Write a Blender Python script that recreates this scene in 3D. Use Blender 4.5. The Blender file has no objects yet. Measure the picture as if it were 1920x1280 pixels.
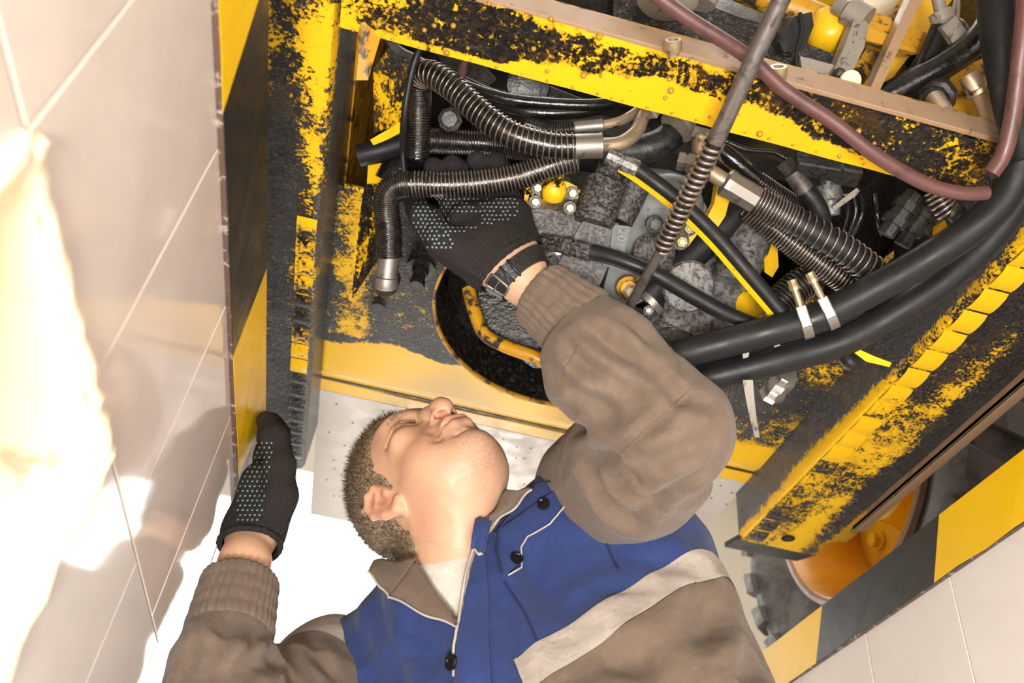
import bpy, math, random
import numpy as np
from mathutils import Vector, Matrix
from mathutils.bvhtree import BVHTree

random.seed(7)
rng = np.random.default_rng(7)
SC = bpy.context.scene
COL = SC.collection

# ------------------------------------------------------------------ camera
FPX = 1613.0
CAM = np.array([0.0, 0.0, -0.674])                  # garage floor is z = 0, the camera is down in the pit
RIGHT = np.array([0.9694, -0.2206, 0.1080])
DOWN = np.array([0.2242, 0.6149, -0.7562])
FWD = np.array([0.1004, 0.7571, 0.6454])
FWD /= np.linalg.norm(FWD)
RIGHT = RIGHT - FWD * (RIGHT @ FWD); RIGHT /= np.linalg.norm(RIGHT)
DOWN = np.cross(FWD, RIGHT)
cd = bpy.data.cameras.new('camera')
cam = bpy.data.objects.new('camera', cd)
COL.objects.link(cam)
M = Matrix(((RIGHT[0], -DOWN[0], -FWD[0], CAM[0]), (RIGHT[1], -DOWN[1], -FWD[1], CAM[1]),
            (RIGHT[2], -DOWN[2], -FWD[2], CAM[2]), (0, 0, 0, 1)))
cam.matrix_world = M
cd.sensor_width = 36.0
cd.lens = FPX / 1920 * 36.0
cd.clip_start = 0.02
cd.dof.use_dof = True
cd.dof.focus_distance = 1.06
cd.dof.aperture_fstop = 5.6
SC.camera = cam

# ------------------------------------------------------------------ world, lamps, exposure
SC.view_settings.view_transform = 'Standard'
SC.view_settings.look = 'None'
SC.view_settings.gamma = 1.0
SC.view_settings.use_curve_mapping = False
SC.view_settings.exposure = 0.0
world = bpy.data.worlds.new('overcast_sky')
SC.world = world
world.use_nodes = True
wb = world.node_tree.nodes['Background']
wb.inputs[0].default_value = (1.0, 0.985, 0.96, 1)
wb.inputs[1].default_value = 6.0
SC.cycles.max_bounces = 7
SC.cycles.diffuse_bounces = 4
SC.cycles.glossy_bounces = 4
SC.cycles.sample_clamp_indirect = 6.0
SC.cycles.caustics_reflective = False
SC.cycles.caustics_refractive = False

def area(name, loc, target, sx, sy, power, color=(1, .95, .88)):
    l = bpy.data.lights.new(name, 'AREA'); l.shape = 'RECTANGLE'
    l.size = sx; l.size_y = sy; l.energy = power; l.color = color
    o = bpy.data.objects.new(name, l); COL.objects.link(o)
    o.location = loc
    o.rotation_euler = (Vector(target) - Vector(loc)).to_track_quat('-Z', 'Y').to_euler()
    return o
area('niche_lamp', (-0.36, 0.40, -0.62), (-0.05, 0.5, -0.35), .25, .10, 0.25, (1, .93, .80))
area('added_pit_light', (-0.03, -0.42, -1.30), (0.2, 1.0, 0.0), .29, .30, 39.0, (1, .94, .86))  # added unseen key light, shining up at the worker from below
area('added_pit_fill', (0.52, -0.75, -0.95), (0.2, 1.0, 0.1), .38, .5, 9.0, (1, .95, .88))  # added weak fill light, no visible source
area('garage_lamp', (0.3, 0.2, 4.2), (0.3, 0.2, 0), 3.0, 3.0, 160.0, (1, .96, .9))
area('added_end_light', (0.29, 3.45, -0.75), (0.27, 1.2, 0.25), .8, .5, 24.0, (1, .97, .92))  # added unseen light to brighten the rail ends and pale sheet
dp = area('daylight_door', (0.4, 7.9, 1.9), (0.4, 0, 1.9), 5.0, 3.8, 1.0)
dp.data.cycles.is_portal = True

# ------------------------------------------------------------------ sight lines: a picture point at a known depth or plane
def ray(u, v):
    return RIGHT * (u - 960.0) + DOWN * (v - 640.0) + FWD * FPX
def P(u, v, w):
    return CAM + ray(u, v) * (w / FPX)
def PZ(u, v, z):
    d = ray(u, v); return CAM + d * ((z - CAM[2]) / d[2])
def PX(u, v, x):
    d = ray(u, v); return CAM + d * ((x - CAM[0]) / d[0])
def PY(u, v, y):
    d = ray(u, v); return CAM + d * ((y - CAM[1]) / d[1])
def PP(*pts):
    return [P(*p) for p in pts]

# ------------------------------------------------------------------ object helpers
ORIGIN = {}
def obj(name, geo, mat, parent=None, label=None, smooth=35, attr=None, mids=None, center=None, kind=None, flat=False):
    v = np.asarray(geo[0], dtype=float).reshape(-1, 3); f = geo[1]
    c = (v.min(0) + v.max(0)) / 2 if center is None else np.asarray(center, float)
    me = bpy.data.meshes.new(name)
    me.from_pydata((v - c).tolist(), [], [list(map(int, q)) for q in f] if not isinstance(f, np.ndarray) else f.tolist())
    mats = mat if isinstance(mat, (list, tuple)) else [mat]
    for m in mats: me.materials.append(m)
    if mids is not None:
        me.polygons.foreach_set('material_index', np.asarray(mids, dtype=np.int32))
    if attr:
        for an, vals in attr.items():
            a = me.attributes.new(an, 'FLOAT', 'POINT')
            a.data.foreach_set('value', np.asarray(vals, dtype=np.float32))
    if not flat:
        me.polygons.foreach_set('use_smooth', np.ones(len(me.polygons), dtype=bool))
        if smooth is not None and smooth < 180: me.set_sharp_from_angle(angle=math.radians(smooth))
    me.update()
    o = bpy.data.objects.new(name, me); COL.objects.link(o)
    place(o, c, parent)
    if label: o['label'] = label
    if kind: o['kind'] = kind
    return o
def place(o, c, parent=None):
    o.location = Vector(c)
    if parent is not None:
        o.parent = parent
        pc = ORIGIN[parent.name]
        o.matrix_parent_inverse = Matrix.Translation(-Vector(pc))
    ORIGIN[o.name] = np.asarray(c, float)
def empty(name, loc, label, cat, group=None):
    o = bpy.data.objects.new(name, None); COL.objects.link(o)
    o.empty_display_size = .1
    o.location = loc; ORIGIN[o.name] = np.asarray(loc, float)
    o['label'] = label; o['category'] = cat
    if group: o['group'] = group
    return o
def tag(o, label, cat, group=None):
    o['label'] = label; o['category'] = cat
    if group: o['group'] = group
    return o
def struct(o, label=None):
    o['kind'] = 'structure'
    if label: o['label'] = label
    return o
def linked(name, src, loc, parent=None, rot=None):
    o = bpy.data.objects.new(name, src.data); COL.objects.link(o)
    place(o, loc, parent)
    if rot is not None: o.rotation_euler = rot
    return o
def text_mesh(o):
    bpy.context.view_layer.update()
    me = bpy.data.meshes.new_from_object(o.evaluated_get(bpy.context.evaluated_depsgraph_get()))
    n = bpy.data.objects.new(o.name, me); COL.objects.link(n)
    n.parent = o.parent; n.matrix_parent_inverse = o.matrix_parent_inverse.copy(); n.matrix_basis = o.matrix_basis.copy()
    nm = o.name; bpy.data.objects.remove(o); n.name = nm
    return n
def join(*geos):
    V = []; F = []; n = 0
    for v, f in geos:
        v = np.asarray(v, float).reshape(-1, 3)
        V.append(v); F.extend([[int(i) + n for i in q] for q in f]); n += len(v)
    return np.concatenate(V), F

# ------------------------------------------------------------------ shapes
def frame_of(d):
    d = np.asarray(d, float); d = d / (np.linalg.norm(d) + 1e-12)
    a = np.array([0, 0, 1.0]) if abs(d[2]) < .9 else np.array([1.0, 0, 0])
    x = np.cross(a, d); x /= np.linalg.norm(x); y = np.cross(d, x)
    return x, y, d
def catmull(pts, n):
    p = np.asarray(pts, float)
    if len(p) == 2:
        t = np.linspace(0, 1, n)[:, None]; return p[0] * (1 - t) + p[1] * t
    q = np.vstack([2 * p[0] - p[1], p, 2 * p[-1] - p[-2]])
    out = []
    for s in np.linspace(0, len(p) - 1, n):
        i = min(int(s), len(p) - 2); t = s - i
        a, b, c, d = q[i:i + 4]
        out.append(.5 * ((2 * b) + (c - a) * t + (2 * a - 5 * b + 4 * c - d) * t * t + (3 * b - a - 3 * c + d) * t ** 3))
    out = np.array(out)
    # even out the spacing
    L = np.r_[0, np.cumsum(np.linalg.norm(np.diff(out, axis=0), axis=1))]
    s = np.linspace(0, L[-1], n)
    return np.stack([np.interp(s, L, out[:, k]) for k in range(3)], 1)
def length(path):
    return np.linalg.norm(np.diff(path, axis=0), axis=1).sum()
def frames(path):
    path = np.asarray(path, float)
    T = np.gradient(path, axis=0); T /= np.linalg.norm(T, axis=1)[:, None] + 1e-12
    x, y, _ = frame_of(T[0]); X = [x]
    for i in range(1, len(path)):
        x = X[-1] - T[i] * (X[-1] @ T[i]); X.append(x / np.linalg.norm(x))
    X = np.array(X); Y = np.cross(T, X)
    return T, X, Y
def tube(path, r, segs=12, caps=True):
    path = np.asarray(path, float); n = len(path)
    r = np.broadcast_to(np.asarray(r, float), (n,)) if np.ndim(r) <= 1 else np.asarray(r)
    T, X, Y = frames(path)
    th = np.arange(segs) * 2 * math.pi / segs
    if np.ndim(r) == 1: rr = r[:, None]
    else: rr = r
    V = path[:, None, :] + rr[..., None] * (np.cos(th)[None, :, None] * X[:, None, :] + np.sin(th)[None, :, None] * Y[:, None, :])
    V = V.reshape(-1, 3)
    F = []
    for i in range(n - 1):
        for j in range(segs):
            k = (j + 1) % segs
            F.append([i * segs + j, i * segs + k, (i + 1) * segs + k, (i + 1) * segs + j])
    if caps:
        F.append(list(range(segs))[::-1]); F.append([(n - 1) * segs + j for j in range(segs)])
    return V, F
def rod(a, b, r0, r1=None, segs=16):
    r1 = r0 if r1 is None else r1
    return tube(np.array([a, b]), [r0, r1], segs)
def lathe(a, d, prof, segs=20, phase=0.0, caps=True):
    """prof: list of (distance along the axis, radius)"""
    x, y, d = frame_of(d); a = np.asarray(a, float)
    th = np.arange(segs) * 2 * math.pi / segs + phase
    V = []
    for s, r in prof:
        for t in th: V.append(a + d * s + r * (x * math.cos(t) + y * math.sin(t)))
    F = []
    for i in range(len(prof) - 1):
        for j in range(segs):
            k = (j + 1) % segs
            F.append([i * segs + j, i * segs + k, (i + 1) * segs + k, (i + 1) * segs + j])
    if caps: F.append(list(range(segs))[::-1]); F.append([(len(prof) - 1) * segs + j for j in range(segs)])
    return np.array(V), F
def box(lo, hi, bev=0.0):
    lo = np.asarray(lo, float); hi = np.asarray(hi, float)
    lo, hi = np.minimum(lo, hi), np.maximum(lo, hi)
    return obox((lo + hi) / 2, np.eye(3), (hi - lo) / 2, bev)
def obox(c, R, h, bev=0.0):
    """oriented box: rows of R are its axes, h half sizes; bevelled edges"""
    c = np.asarray(c, float); h = np.asarray(h, float); R = np.asarray(R, float)
    if bev <= 0:
        s = np.array([[x, y, z] for x in (-1, 1) for y in (-1, 1) for z in (-1, 1)], float)
        V = c + (s * h) @ R
        F = [[0, 1, 3, 2], [4, 6, 7, 5], [0, 4, 5, 1], [2, 3, 7, 6], [0, 2, 6, 4], [1, 5, 7, 3]]
        return V, F
    b = min(bev, h.min() * .9)
    V = []; idx = {}
    for sx in (-1, 1):
        for sy in (-1, 1):
            for sz in (-1, 1):
                s = np.array([sx, sy, sz], float)
                for ax in range(3):
                    q = s * (h - b); q[ax] = s[ax] * h[ax]
                    idx[(sx, sy, sz, ax)] = len(V); V.append(c + q @ R)
    F = []
    g = lambda sx, sy, sz, ax: idx[(sx, sy, sz, ax)]
    for s in (-1, 1):
        F.append([g(s, -1, -1, 0), g(s, 1, -1, 0), g(s, 1, 1, 0), g(s, -1, 1, 0)][::s])
        F.append([g(-1, s, -1, 1), g(-1, s, 1, 1), g(1, s, 1, 1), g(1, s, -1, 1)][::s])
        F.append([g(-1, -1, s, 2), g(1, -1, s, 2), g(1, 1, s, 2), g(-1, 1, s, 2)][::s])
    for a in (-1, 1):
        for b2 in (-1, 1):
            F.append([g(-1, a, b2, 1), g(1, a, b2, 1), g(1, a, b2, 2), g(-1, a, b2, 2)][::(1 if a * b2 > 0 else -1)])
            F.append([g(a, -1, b2, 2), g(a, 1, b2, 2), g(a, 1, b2, 0), g(a, -1, b2, 0)][::(1 if a * b2 > 0 else -1)])
            F.append([g(a, b2, -1, 0), g(a, b2, 1, 0), g(a, b2, 1, 1), g(a, b2, -1, 1)][::(1 if a * b2 > 0 else -1)])
            for c2 in (-1, 1):
                F.append([g(a, b2, c2, 0), g(a, b2, c2, 1), g(a, b2, c2, 2)][::(1 if a * b2 * c2 > 0 else -1)])
    return np.array(V), F
def prism(poly, d):
    """polygon (3-D points) pushed along d"""
    p = np.asarray(poly, float); n = len(p); d = np.asarray(d, float)
    V = np.vstack([p, p + d])
    F = [list(range(n))[::-1], [n + i for i in range(n)]]
    for i in range(n):
        k = (i + 1) % n; F.append([i, k, n + k, n + i])
    return V, F
def slab(pts, w, tn, n=20):
    """flat bar along a path: width w across, thickness along the view-independent up axis"""
    path = catmull(pts, n); T, X, Y = frames(path)
    return path, T, X, Y
def grid_plate(p00, p10, p01, p11, nu, nv, th, wav=None):
    """bilinear plate with thickness; returns geo and the (s,t) of each vertex"""
    p00, p10, p01, p11 = [np.asarray(q, float) for q in (p00, p10, p01, p11)]
    s, t = np.meshgrid(np.linspace(0, 1, nu), np.linspace(0, 1, nv), indexing='ij')
    S = s[..., None]; Tt = t[..., None]
    G = p00 * (1 - S) * (1 - Tt) + p10 * S * (1 - Tt) + p01 * (1 - S) * Tt + p11 * S * Tt
    nrm = np.cross(p10 - p00, p01 - p00); nrm /= np.linalg.norm(nrm)
    if wav is not None: G = G + nrm * wav(s, t)[..., None]
    A = G.reshape(-1, 3); B = A - nrm * th
    N = nu * nv; F = []
    for i in range(nu - 1):
        for j in range(nv - 1):
            a = i * nv + j; q = [a, a + nv, a + nv + 1, a + 1]
            F.append(q); F.append([N + k for k in q][::-1])
    ed = [i * nv for i in range(nu)] + [(nu - 1) * nv + j for j in range(1, nv)] + [i * nv + nv - 1 for i in range(nu - 2, -1, -1)] + [j for j in range(nv - 2, 0, -1)]
    for a, b in zip(ed, ed[1:] + ed[:1]): F.append([b, a, N + a, N + b])
    st = np.stack([np.r_[s.ravel(), s.ravel()], np.r_[t.ravel(), t.ravel()]], 1)
    return (np.vstack([A, B]), F), st
def helix(path, R, r, pitch, segs=6, per=14, jitter=0.0):
    """a wire wound round a path"""
    L = length(path); turns = L / pitch; n = int(turns * per) + 2
    T, X, Y = frames(path)
    s = np.linspace(0, 1, n) * (len(path) - 1)
    ip = lambda A: np.stack([np.interp(s, np.arange(len(path)), A[:, k]) for k in range(3)], 1)
    c, x, y, t = ip(path), ip(X), ip(Y), ip(T)
    th = np.linspace(0, turns * 2 * math.pi, n)
    if jitter: th = th + jitter * np.sin(np.linspace(0, 9, n))
    Rr = R if np.ndim(R) == 0 else np.interp(s, np.arange(len(path)), R)
    wire = c + (np.cos(th)[:, None] * x + np.sin(th)[:, None] * y) * np.reshape(Rr, (-1, 1))
    rad = np.cos(th)[:, None] * x + np.sin(th)[:, None] * y
    V = []
    a = np.arange(segs) * 2 * math.pi / segs
    for k in range(segs):
        V.append(wire + r * (math.cos(a[k]) * rad + math.sin(a[k]) * t))
    V = np.stack(V, 1).reshape(-1, 3)
    i = np.arange(n - 1)[:, None] * segs; j = np.arange(segs)[None]; k = (j + 1) % segs
    F = np.stack([i + j, i + k, i + segs + k, i + segs + j], -1).reshape(-1, 4)
    return V, F.tolist()
def bolt_geo(p, d, r, h, washer=1.5, ph=0.0):
    """hexagon head with chamfer on a round washer, head pointing along d"""
    g1 = lathe(p, d, [(-.2 * h, r * washer), (0, r * washer), (.22 * h, r * washer * .96)], 20)
    g2 = lathe(p, d, [(.2 * h, r), (.95 * h, r), (1.1 * h, r * .82)], 6, ph)
    g3 = lathe(p, d, [(1.09 * h, r * .62), (1.16 * h, r * .5)], 14)
    return join(g1, g2, g3), [1] * len(g1[1]) + [0] * (len(g2[1]) + len(g3[1]))

# ------------------------------------------------------------------ noise and signed distance modelling
_perm = rng.random((32, 32, 32)).astype(np.float32)
def vnoise(p, scale):
    q = np.asarray(p) * scale; i = np.floor(q).astype(int); f = q - i; f = f * f * (3 - 2 * f)
    i &= 31; j = (i + 1) & 31
    g = lambda a, b, c: _perm[a[:, 0], b[:, 1], c[:, 2]]
    x0 = g(i, i, i) * (1 - f[:, 0]) + g(j, i, i) * f[:, 0]
    x1 = g(i, j, i) * (1 - f[:, 0]) + g(j, j, i) * f[:, 0]
    x2 = g(i, i, j) * (1 - f[:, 0]) + g(j, i, j) * f[:, 0]
    x3 = g(i, j, j) * (1 - f[:, 0]) + g(j, j, j) * f[:, 0]
    y0 = x0 * (1 - f[:, 1]) + x1 * f[:, 1]; y1 = x2 * (1 - f[:, 1]) + x3 * f[:, 1]
    return (y0 * (1 - f[:, 2]) + y1 * f[:, 2]) * 2 - 1
class Prim:
    def __init__(s, f, c, r, k=0.01, op='u'):
        s.f = f; s.c = np.asarray(c, float); s.r = r; s.k = k; s.op = op
def rc(a, b, ra, rb, k=0.01, op='u'):
    a = np.asarray(a, float); b = np.asarray(b, float); ba = b - a; L2 = ba @ ba + 1e-12
    def f(p):
        pa = p - a; h = np.clip(pa @ ba / L2, 0, 1)
        return np.linalg.norm(pa - h[:, None] * ba, axis=1) - (ra + (rb - ra) * h)
    return Prim(f, (a + b) / 2, math.sqrt(L2) / 2 + max(ra, rb), k, op)
def el(c, r, R=None, k=0.01, op='u'):
    c = np.asarray(c, float); r = np.asarray(r, float); R = np.eye(3) if R is None else np.asarray(R, float)
    def f(p):
        q = (p - c) @ R.T
        k0 = np.linalg.norm(q / r, axis=1); k1 = np.linalg.norm(q / (r * r), axis=1) + 1e-9
        return k0 * (k0 - 1) / k1
    return Prim(f, c, r.max(), k, op)
def chain(pts, rad, k=0.01, op='u'):
    return [rc(pts[i], pts[i + 1], rad[i], rad[i + 1], k, op) for i in range(len(pts) - 1)]
def evalp(prims, p, post=None):
    d = np.full(len(p), 1.0)
    for q in prims:
        e = q.f(p); k = q.k
        if q.op == 'u':
            h = np.clip(.5 + .5 * (d - e) / k, 0, 1); d = d * (1 - h) + e * h - k * h * (1 - h)
        else:
            h = np.clip(.5 - .5 * (d + e) / k, 0, 1); d = d * (1 - h) - e * h + k * h * (1 - h)
    if post is not None: d = post(p, d)
    return d
def sdf_mesh(prims, h, lo=None, hi=None, post=None, B=16, pad=.02):
    if lo is None:
        lo = np.min([q.c - q.r for q in prims if q.op == 'u'], 0) - pad
        hi = np.max([q.c + q.r for q in prims if q.op == 'u'], 0) + pad
    lo = np.asarray(lo, float); hi = np.asarray(hi, float)
    n = (np.ceil((hi - lo) / h / B).astype(int)) * B
    D = np.full(n, .5, dtype=np.float32)
    g = np.stack(np.meshgrid(*[np.arange(B)] * 3, indexing='ij'), -1).reshape(-1, 3) * h
    half = B * h * .87
    nb = n // B
    C = np.array([q.c for q in prims]); Rr = np.array([q.r for q in prims]); K = np.array([q.k for q in prims])
    for ix in range(nb[0]):
        for iy in range(nb[1]):
            for iz in range(nb[2]):
                b0 = lo + np.array([ix, iy, iz]) * B * h; cc = b0 + B * h / 2
                act = np.linalg.norm(C - cc, axis=1) - Rr < half + .02 + K
                if not act.any(): continue
                use = [q for q, a in zip(prims, act) if a]
                e = evalp(use, cc[None])[0]
                if abs(e) > half * 1.35 + .035:
                    D[ix*B:(ix+1)*B, iy*B:(iy+1)*B, iz*B:(iz+1)*B] = np.sign(e) * .5; continue
                D[ix*B:(ix+1)*B, iy*B:(iy+1)*B, iz*B:(iz+1)*B] = evalp(use, b0 + g, post).reshape(B, B, B)
    return nets(D, lo, h)
def nets(D, lo, h):
    S = D < 0
    nx, ny, nz = D.shape
    cnt = np.zeros((nx - 1, ny - 1, nz - 1), dtype=np.uint8)
    for a in (0, 1):
        for b in (0, 1):
            for c in (0, 1):
                cnt += S[a:nx - 1 + a, b:ny - 1 + b, c:nz - 1 + c]
    cells = np.argwhere((cnt > 0) & (cnt < 8))
    idx = np.full(cnt.shape, -1, dtype=np.int64)
    idx[cells[:, 0], cells[:, 1], cells[:, 2]] = np.arange(len(cells))
    acc = np.zeros((len(cells), 3)); num = np.zeros(len(cells))
    cor = [(a, b, c) for a in (0, 1) for b in (0, 1) for c in (0, 1)]
    for p in cor:
        for ax in range(3):
            if p[ax]: continue
            q = list(p); q[ax] = 1
            d0 = D[cells[:, 0] + p[0], cells[:, 1] + p[1], cells[:, 2] + p[2]]
            d1 = D[cells[:, 0] + q[0], cells[:, 1] + q[1], cells[:, 2] + q[2]]
            m = (d0 < 0) != (d1 < 0)
            t = np.where(m, d0 / (d0 - d1 + 1e-20), 0)
            pos = np.tile(np.array(p, float), (len(cells), 1)); pos[:, ax] += t
            acc += np.where(m[:, None], pos, 0); num += m
    V = lo + (cells + acc / num[:, None]) * h
    F = []
    for ax in range(3):
        u, v = [(1, 2), (2, 0), (0, 1)][ax]
        sl0 = [slice(None)] * 3; sl1 = [slice(None)] * 3
        sl0[ax] = slice(0, -1); sl1[ax] = slice(1, None)
        E = np.argwhere(S[tuple(sl0)] != S[tuple(sl1)])
        E = E[(E[:, u] > 0) & (E[:, v] > 0) & (E[:, u] < D.shape[u] - 1) & (E[:, v] < D.shape[v] - 1)]
        s0 = S[tuple(sl0)][E[:, 0], E[:, 1], E[:, 2]]
        def cell(du, dv):
            q = E.copy(); q[:, u] -= du; q[:, v] -= dv
            return idx[q[:, 0], q[:, 1], q[:, 2]]
        quad = np.stack([cell(1, 1), cell(0, 1), cell(0, 0), cell(1, 0)], 1)
        quad = np.where(s0[:, None], quad, quad[:, ::-1])
        F.append(quad)
    F = np.concatenate(F); F = F[(F >= 0).all(1)]
    return V, F
def vnorm(V, F):
    V = np.asarray(V); F = np.asarray(F); n = np.zeros_like(V)
    k = np.cross(V[F[:, 2]] - V[F[:, 0]], V[F[:, 3]] - V[F[:, 1]])
    for j in range(4): np.add.at(n, F[:, j], k)
    return n / (np.linalg.norm(n, axis=1)[:, None] + 1e-12)
def crease(V, n, path, width, depth, ridge=.55):
    """press a fold line into a surface and raise soft ridges on both sides of it"""
    path = catmull(path, max(12, len(path) * 8))
    lo = path.min(0) - width * 4; hi = path.max(0) + width * 4
    m = ((V > lo) & (V < hi)).all(1); q = V[m]
    if not len(q): return V
    d = np.full(len(q), 9.0); tt = np.zeros(len(q))
    for i in range(len(path)):
        e = np.linalg.norm(q - path[i], axis=1); c = e < d; d = np.where(c, e, d); tt = np.where(c, i / (len(path) - 1), tt)
    env = np.clip(np.sin(math.pi * (.06 + .88 * tt)), 0, 1) ** .6
    k = -np.exp(-(d / width) ** 2) + ridge * np.exp(-((d - width * 1.9) / (width * 1.0)) ** 2)
    out = V.copy(); out[m] += n[m] * (depth * env * k)[:, None]
    return out
def clip_geo(geo, sc, extra=None):
    """cut a mesh along the zero line of a per-vertex scalar: (negative part, positive part)"""
    V, F = geo; V = np.asarray(V); F = np.asarray(F); sc = np.asarray(sc, float)
    sg = sc[F] < 0
    allneg = sg.all(1); allpos = (~sg).all(1); mix = ~(allneg | allpos)
    outV = list(V); cache = {}
    fn = F[allneg].tolist(); fp = F[allpos].tolist()
    def mid(a, b):
        key = (a, b) if a < b else (b, a)
        if key not in cache:
            t = sc[a] / (sc[a] - sc[b]); cache[key] = len(outV); outV.append(V[a] * (1 - t) + V[b] * t)
        return cache[key]
    for f in F[mix].tolist():
        pn, pp = [], []
        m = len(f)
        for i in range(m):
            a, b = f[i], f[(i + 1) % m]
            (pn if sc[a] < 0 else pp).append(a)
            if (sc[a] < 0) != (sc[b] < 0):
                k = mid(a, b); pn.append(k); pp.append(k)
        if len(pn) >= 3: fn.append(pn)
        if len(pp) >= 3: fp.append(pp)
    outV = np.array(outV)
    def compact(fs):
        if not fs: return np.zeros((0, 3)), []
        used = sorted({i for f in fs for i in f}); mp = {k: i for i, k in enumerate(used)}
        tri = []
        for f in fs:
            q = [mp[i] for i in f]
            if len(q) <= 4: tri.append(q + ([q[-1]] if False else []))
            else:
                for i in range(1, len(q) - 1): tri.append([q[0], q[i], q[i + 1]])
        return outV[used], tri
    return compact(fn), compact(fp)
def tri_quads(geo):
    """all faces as arrays of 4 (triangles repeat no vertex: they are split lists)"""
    return geo
def to4(geo):
    V, F = geo
    return V, [list(f) for f in F]

# ------------------------------------------------------------------ materials
def newmat(name):
    m = bpy.data.materials.new(name); m.use_nodes = True
    nt = m.node_tree; b = nt.nodes['Principled BSDF']
    return m, nt, b
def N(nt, t, **kw):
    n = nt.nodes.new(t)
    for k, v in kw.items():
        if k in n.inputs: n.inputs[k].default_value = v
        else: setattr(n, k, v)
    return n
def L(nt, a, b): nt.links.new(a, b)
def noise(nt, scale, detail=4, rough=.6, vec=None, dist=0.0):
    n = N(nt, 'ShaderNodeTexNoise'); n.inputs['Scale'].default_value = scale
    n.inputs['Detail'].default_value = detail; n.inputs['Roughness'].default_value = rough
    n.inputs['Distortion'].default_value = dist
    if vec is None:
        tc = N(nt, 'ShaderNodeTexCoord'); vec = tc.outputs['Object']
    L(nt, vec, n.inputs['Vector'])
    return n.outputs['Fac']
def ramp(nt, fac, stops):
    r = N(nt, 'ShaderNodeValToRGB'); e = r.color_ramp.elements
    while len(e) > 1: e.remove(e[-1])
    for i, (p, c) in enumerate(stops):
        x = e[0] if i == 0 else e.new(p)
        x.position = p; x.color = (*c, 1) if len(c) == 3 else c
    L(nt, fac, r.inputs[0]); return r.outputs['Color']
def mix(nt, fac, a, b):
    m = N(nt, 'ShaderNodeMix'); m.data_type = 'RGBA'
    if isinstance(fac, float): m.inputs[0].default_value = fac
    else: L(nt, fac, m.inputs[0])
    for s, v in ((m.inputs[6], a), (m.inputs[7], b)):
        if isinstance(v, tuple): s.default_value = (*v, 1)
        else: L(nt, v, s)
    return m.outputs[2]
def math_(nt, op, a, b=0.0, c=0.0):
    m = N(nt, 'ShaderNodeMath'); m.operation = op
    for i, v in enumerate((a, b, c)):
        if isinstance(v, (int, float)): m.inputs[i].default_value = v
        else: L(nt, v, m.inputs[i])
    return m.outputs[0]
def mapr(nt, v, a, b, c=0.0, d=1.0, smooth=True):
    m = N(nt, 'ShaderNodeMapRange'); m.interpolation_type = 'SMOOTHSTEP' if smooth else 'LINEAR'
    L(nt, v, m.inputs[0])
    for i, x in enumerate((a, b, c, d)): m.inputs[i + 1].default_value = x
    return m.outputs[0]
def bump(nt, b, h, s, dist=.002):
    n = N(nt, 'ShaderNodeBump'); n.inputs['Strength'].default_value = s; n.inputs['Distance'].default_value = dist
    L(nt, h, n.inputs['Height']); L(nt, n.outputs[0], b.inputs['Normal']); return n
def simple(name, col, rough=.5, metal=0.0, spots=None, spot_scale=60, lo=.55, hi=.65, bmp=0.0, bscale=80, coat=0.0, var=.12, vscale=9, spec=.5):
    m, nt, b = newmat(name)
    n1 = noise(nt, vscale, 5, .65)
    c = mix(nt, n1, tuple(x * (1 - var) for x in col), tuple(min(1, x * (1 + var)) for x in col))
    if spots:
        f = mapr(nt, noise(nt, spot_scale, 5, .65, dist=.4), lo, hi)
        c = mix(nt, f, c, spots)
    L(nt, c, b.inputs['Base Color'])
    b.inputs['Roughness'].default_value = rough; b.inputs['Metallic'].default_value = metal
    b.inputs['Coat Weight'].default_value = coat; b.inputs['Specular IOR Level'].default_value = spec
    rr = mapr(nt, noise(nt, vscale * 3, 3), .3, .7, max(.03, rough * .75), min(1, rough * 1.25)); L(nt, rr, b.inputs['Roughness'])
    if bmp: bump(nt, b, noise(nt, bscale, 4), bmp)
    return m
YEL = (.86, .50, .010)
OIL = (.010, .008, .0075)
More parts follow.
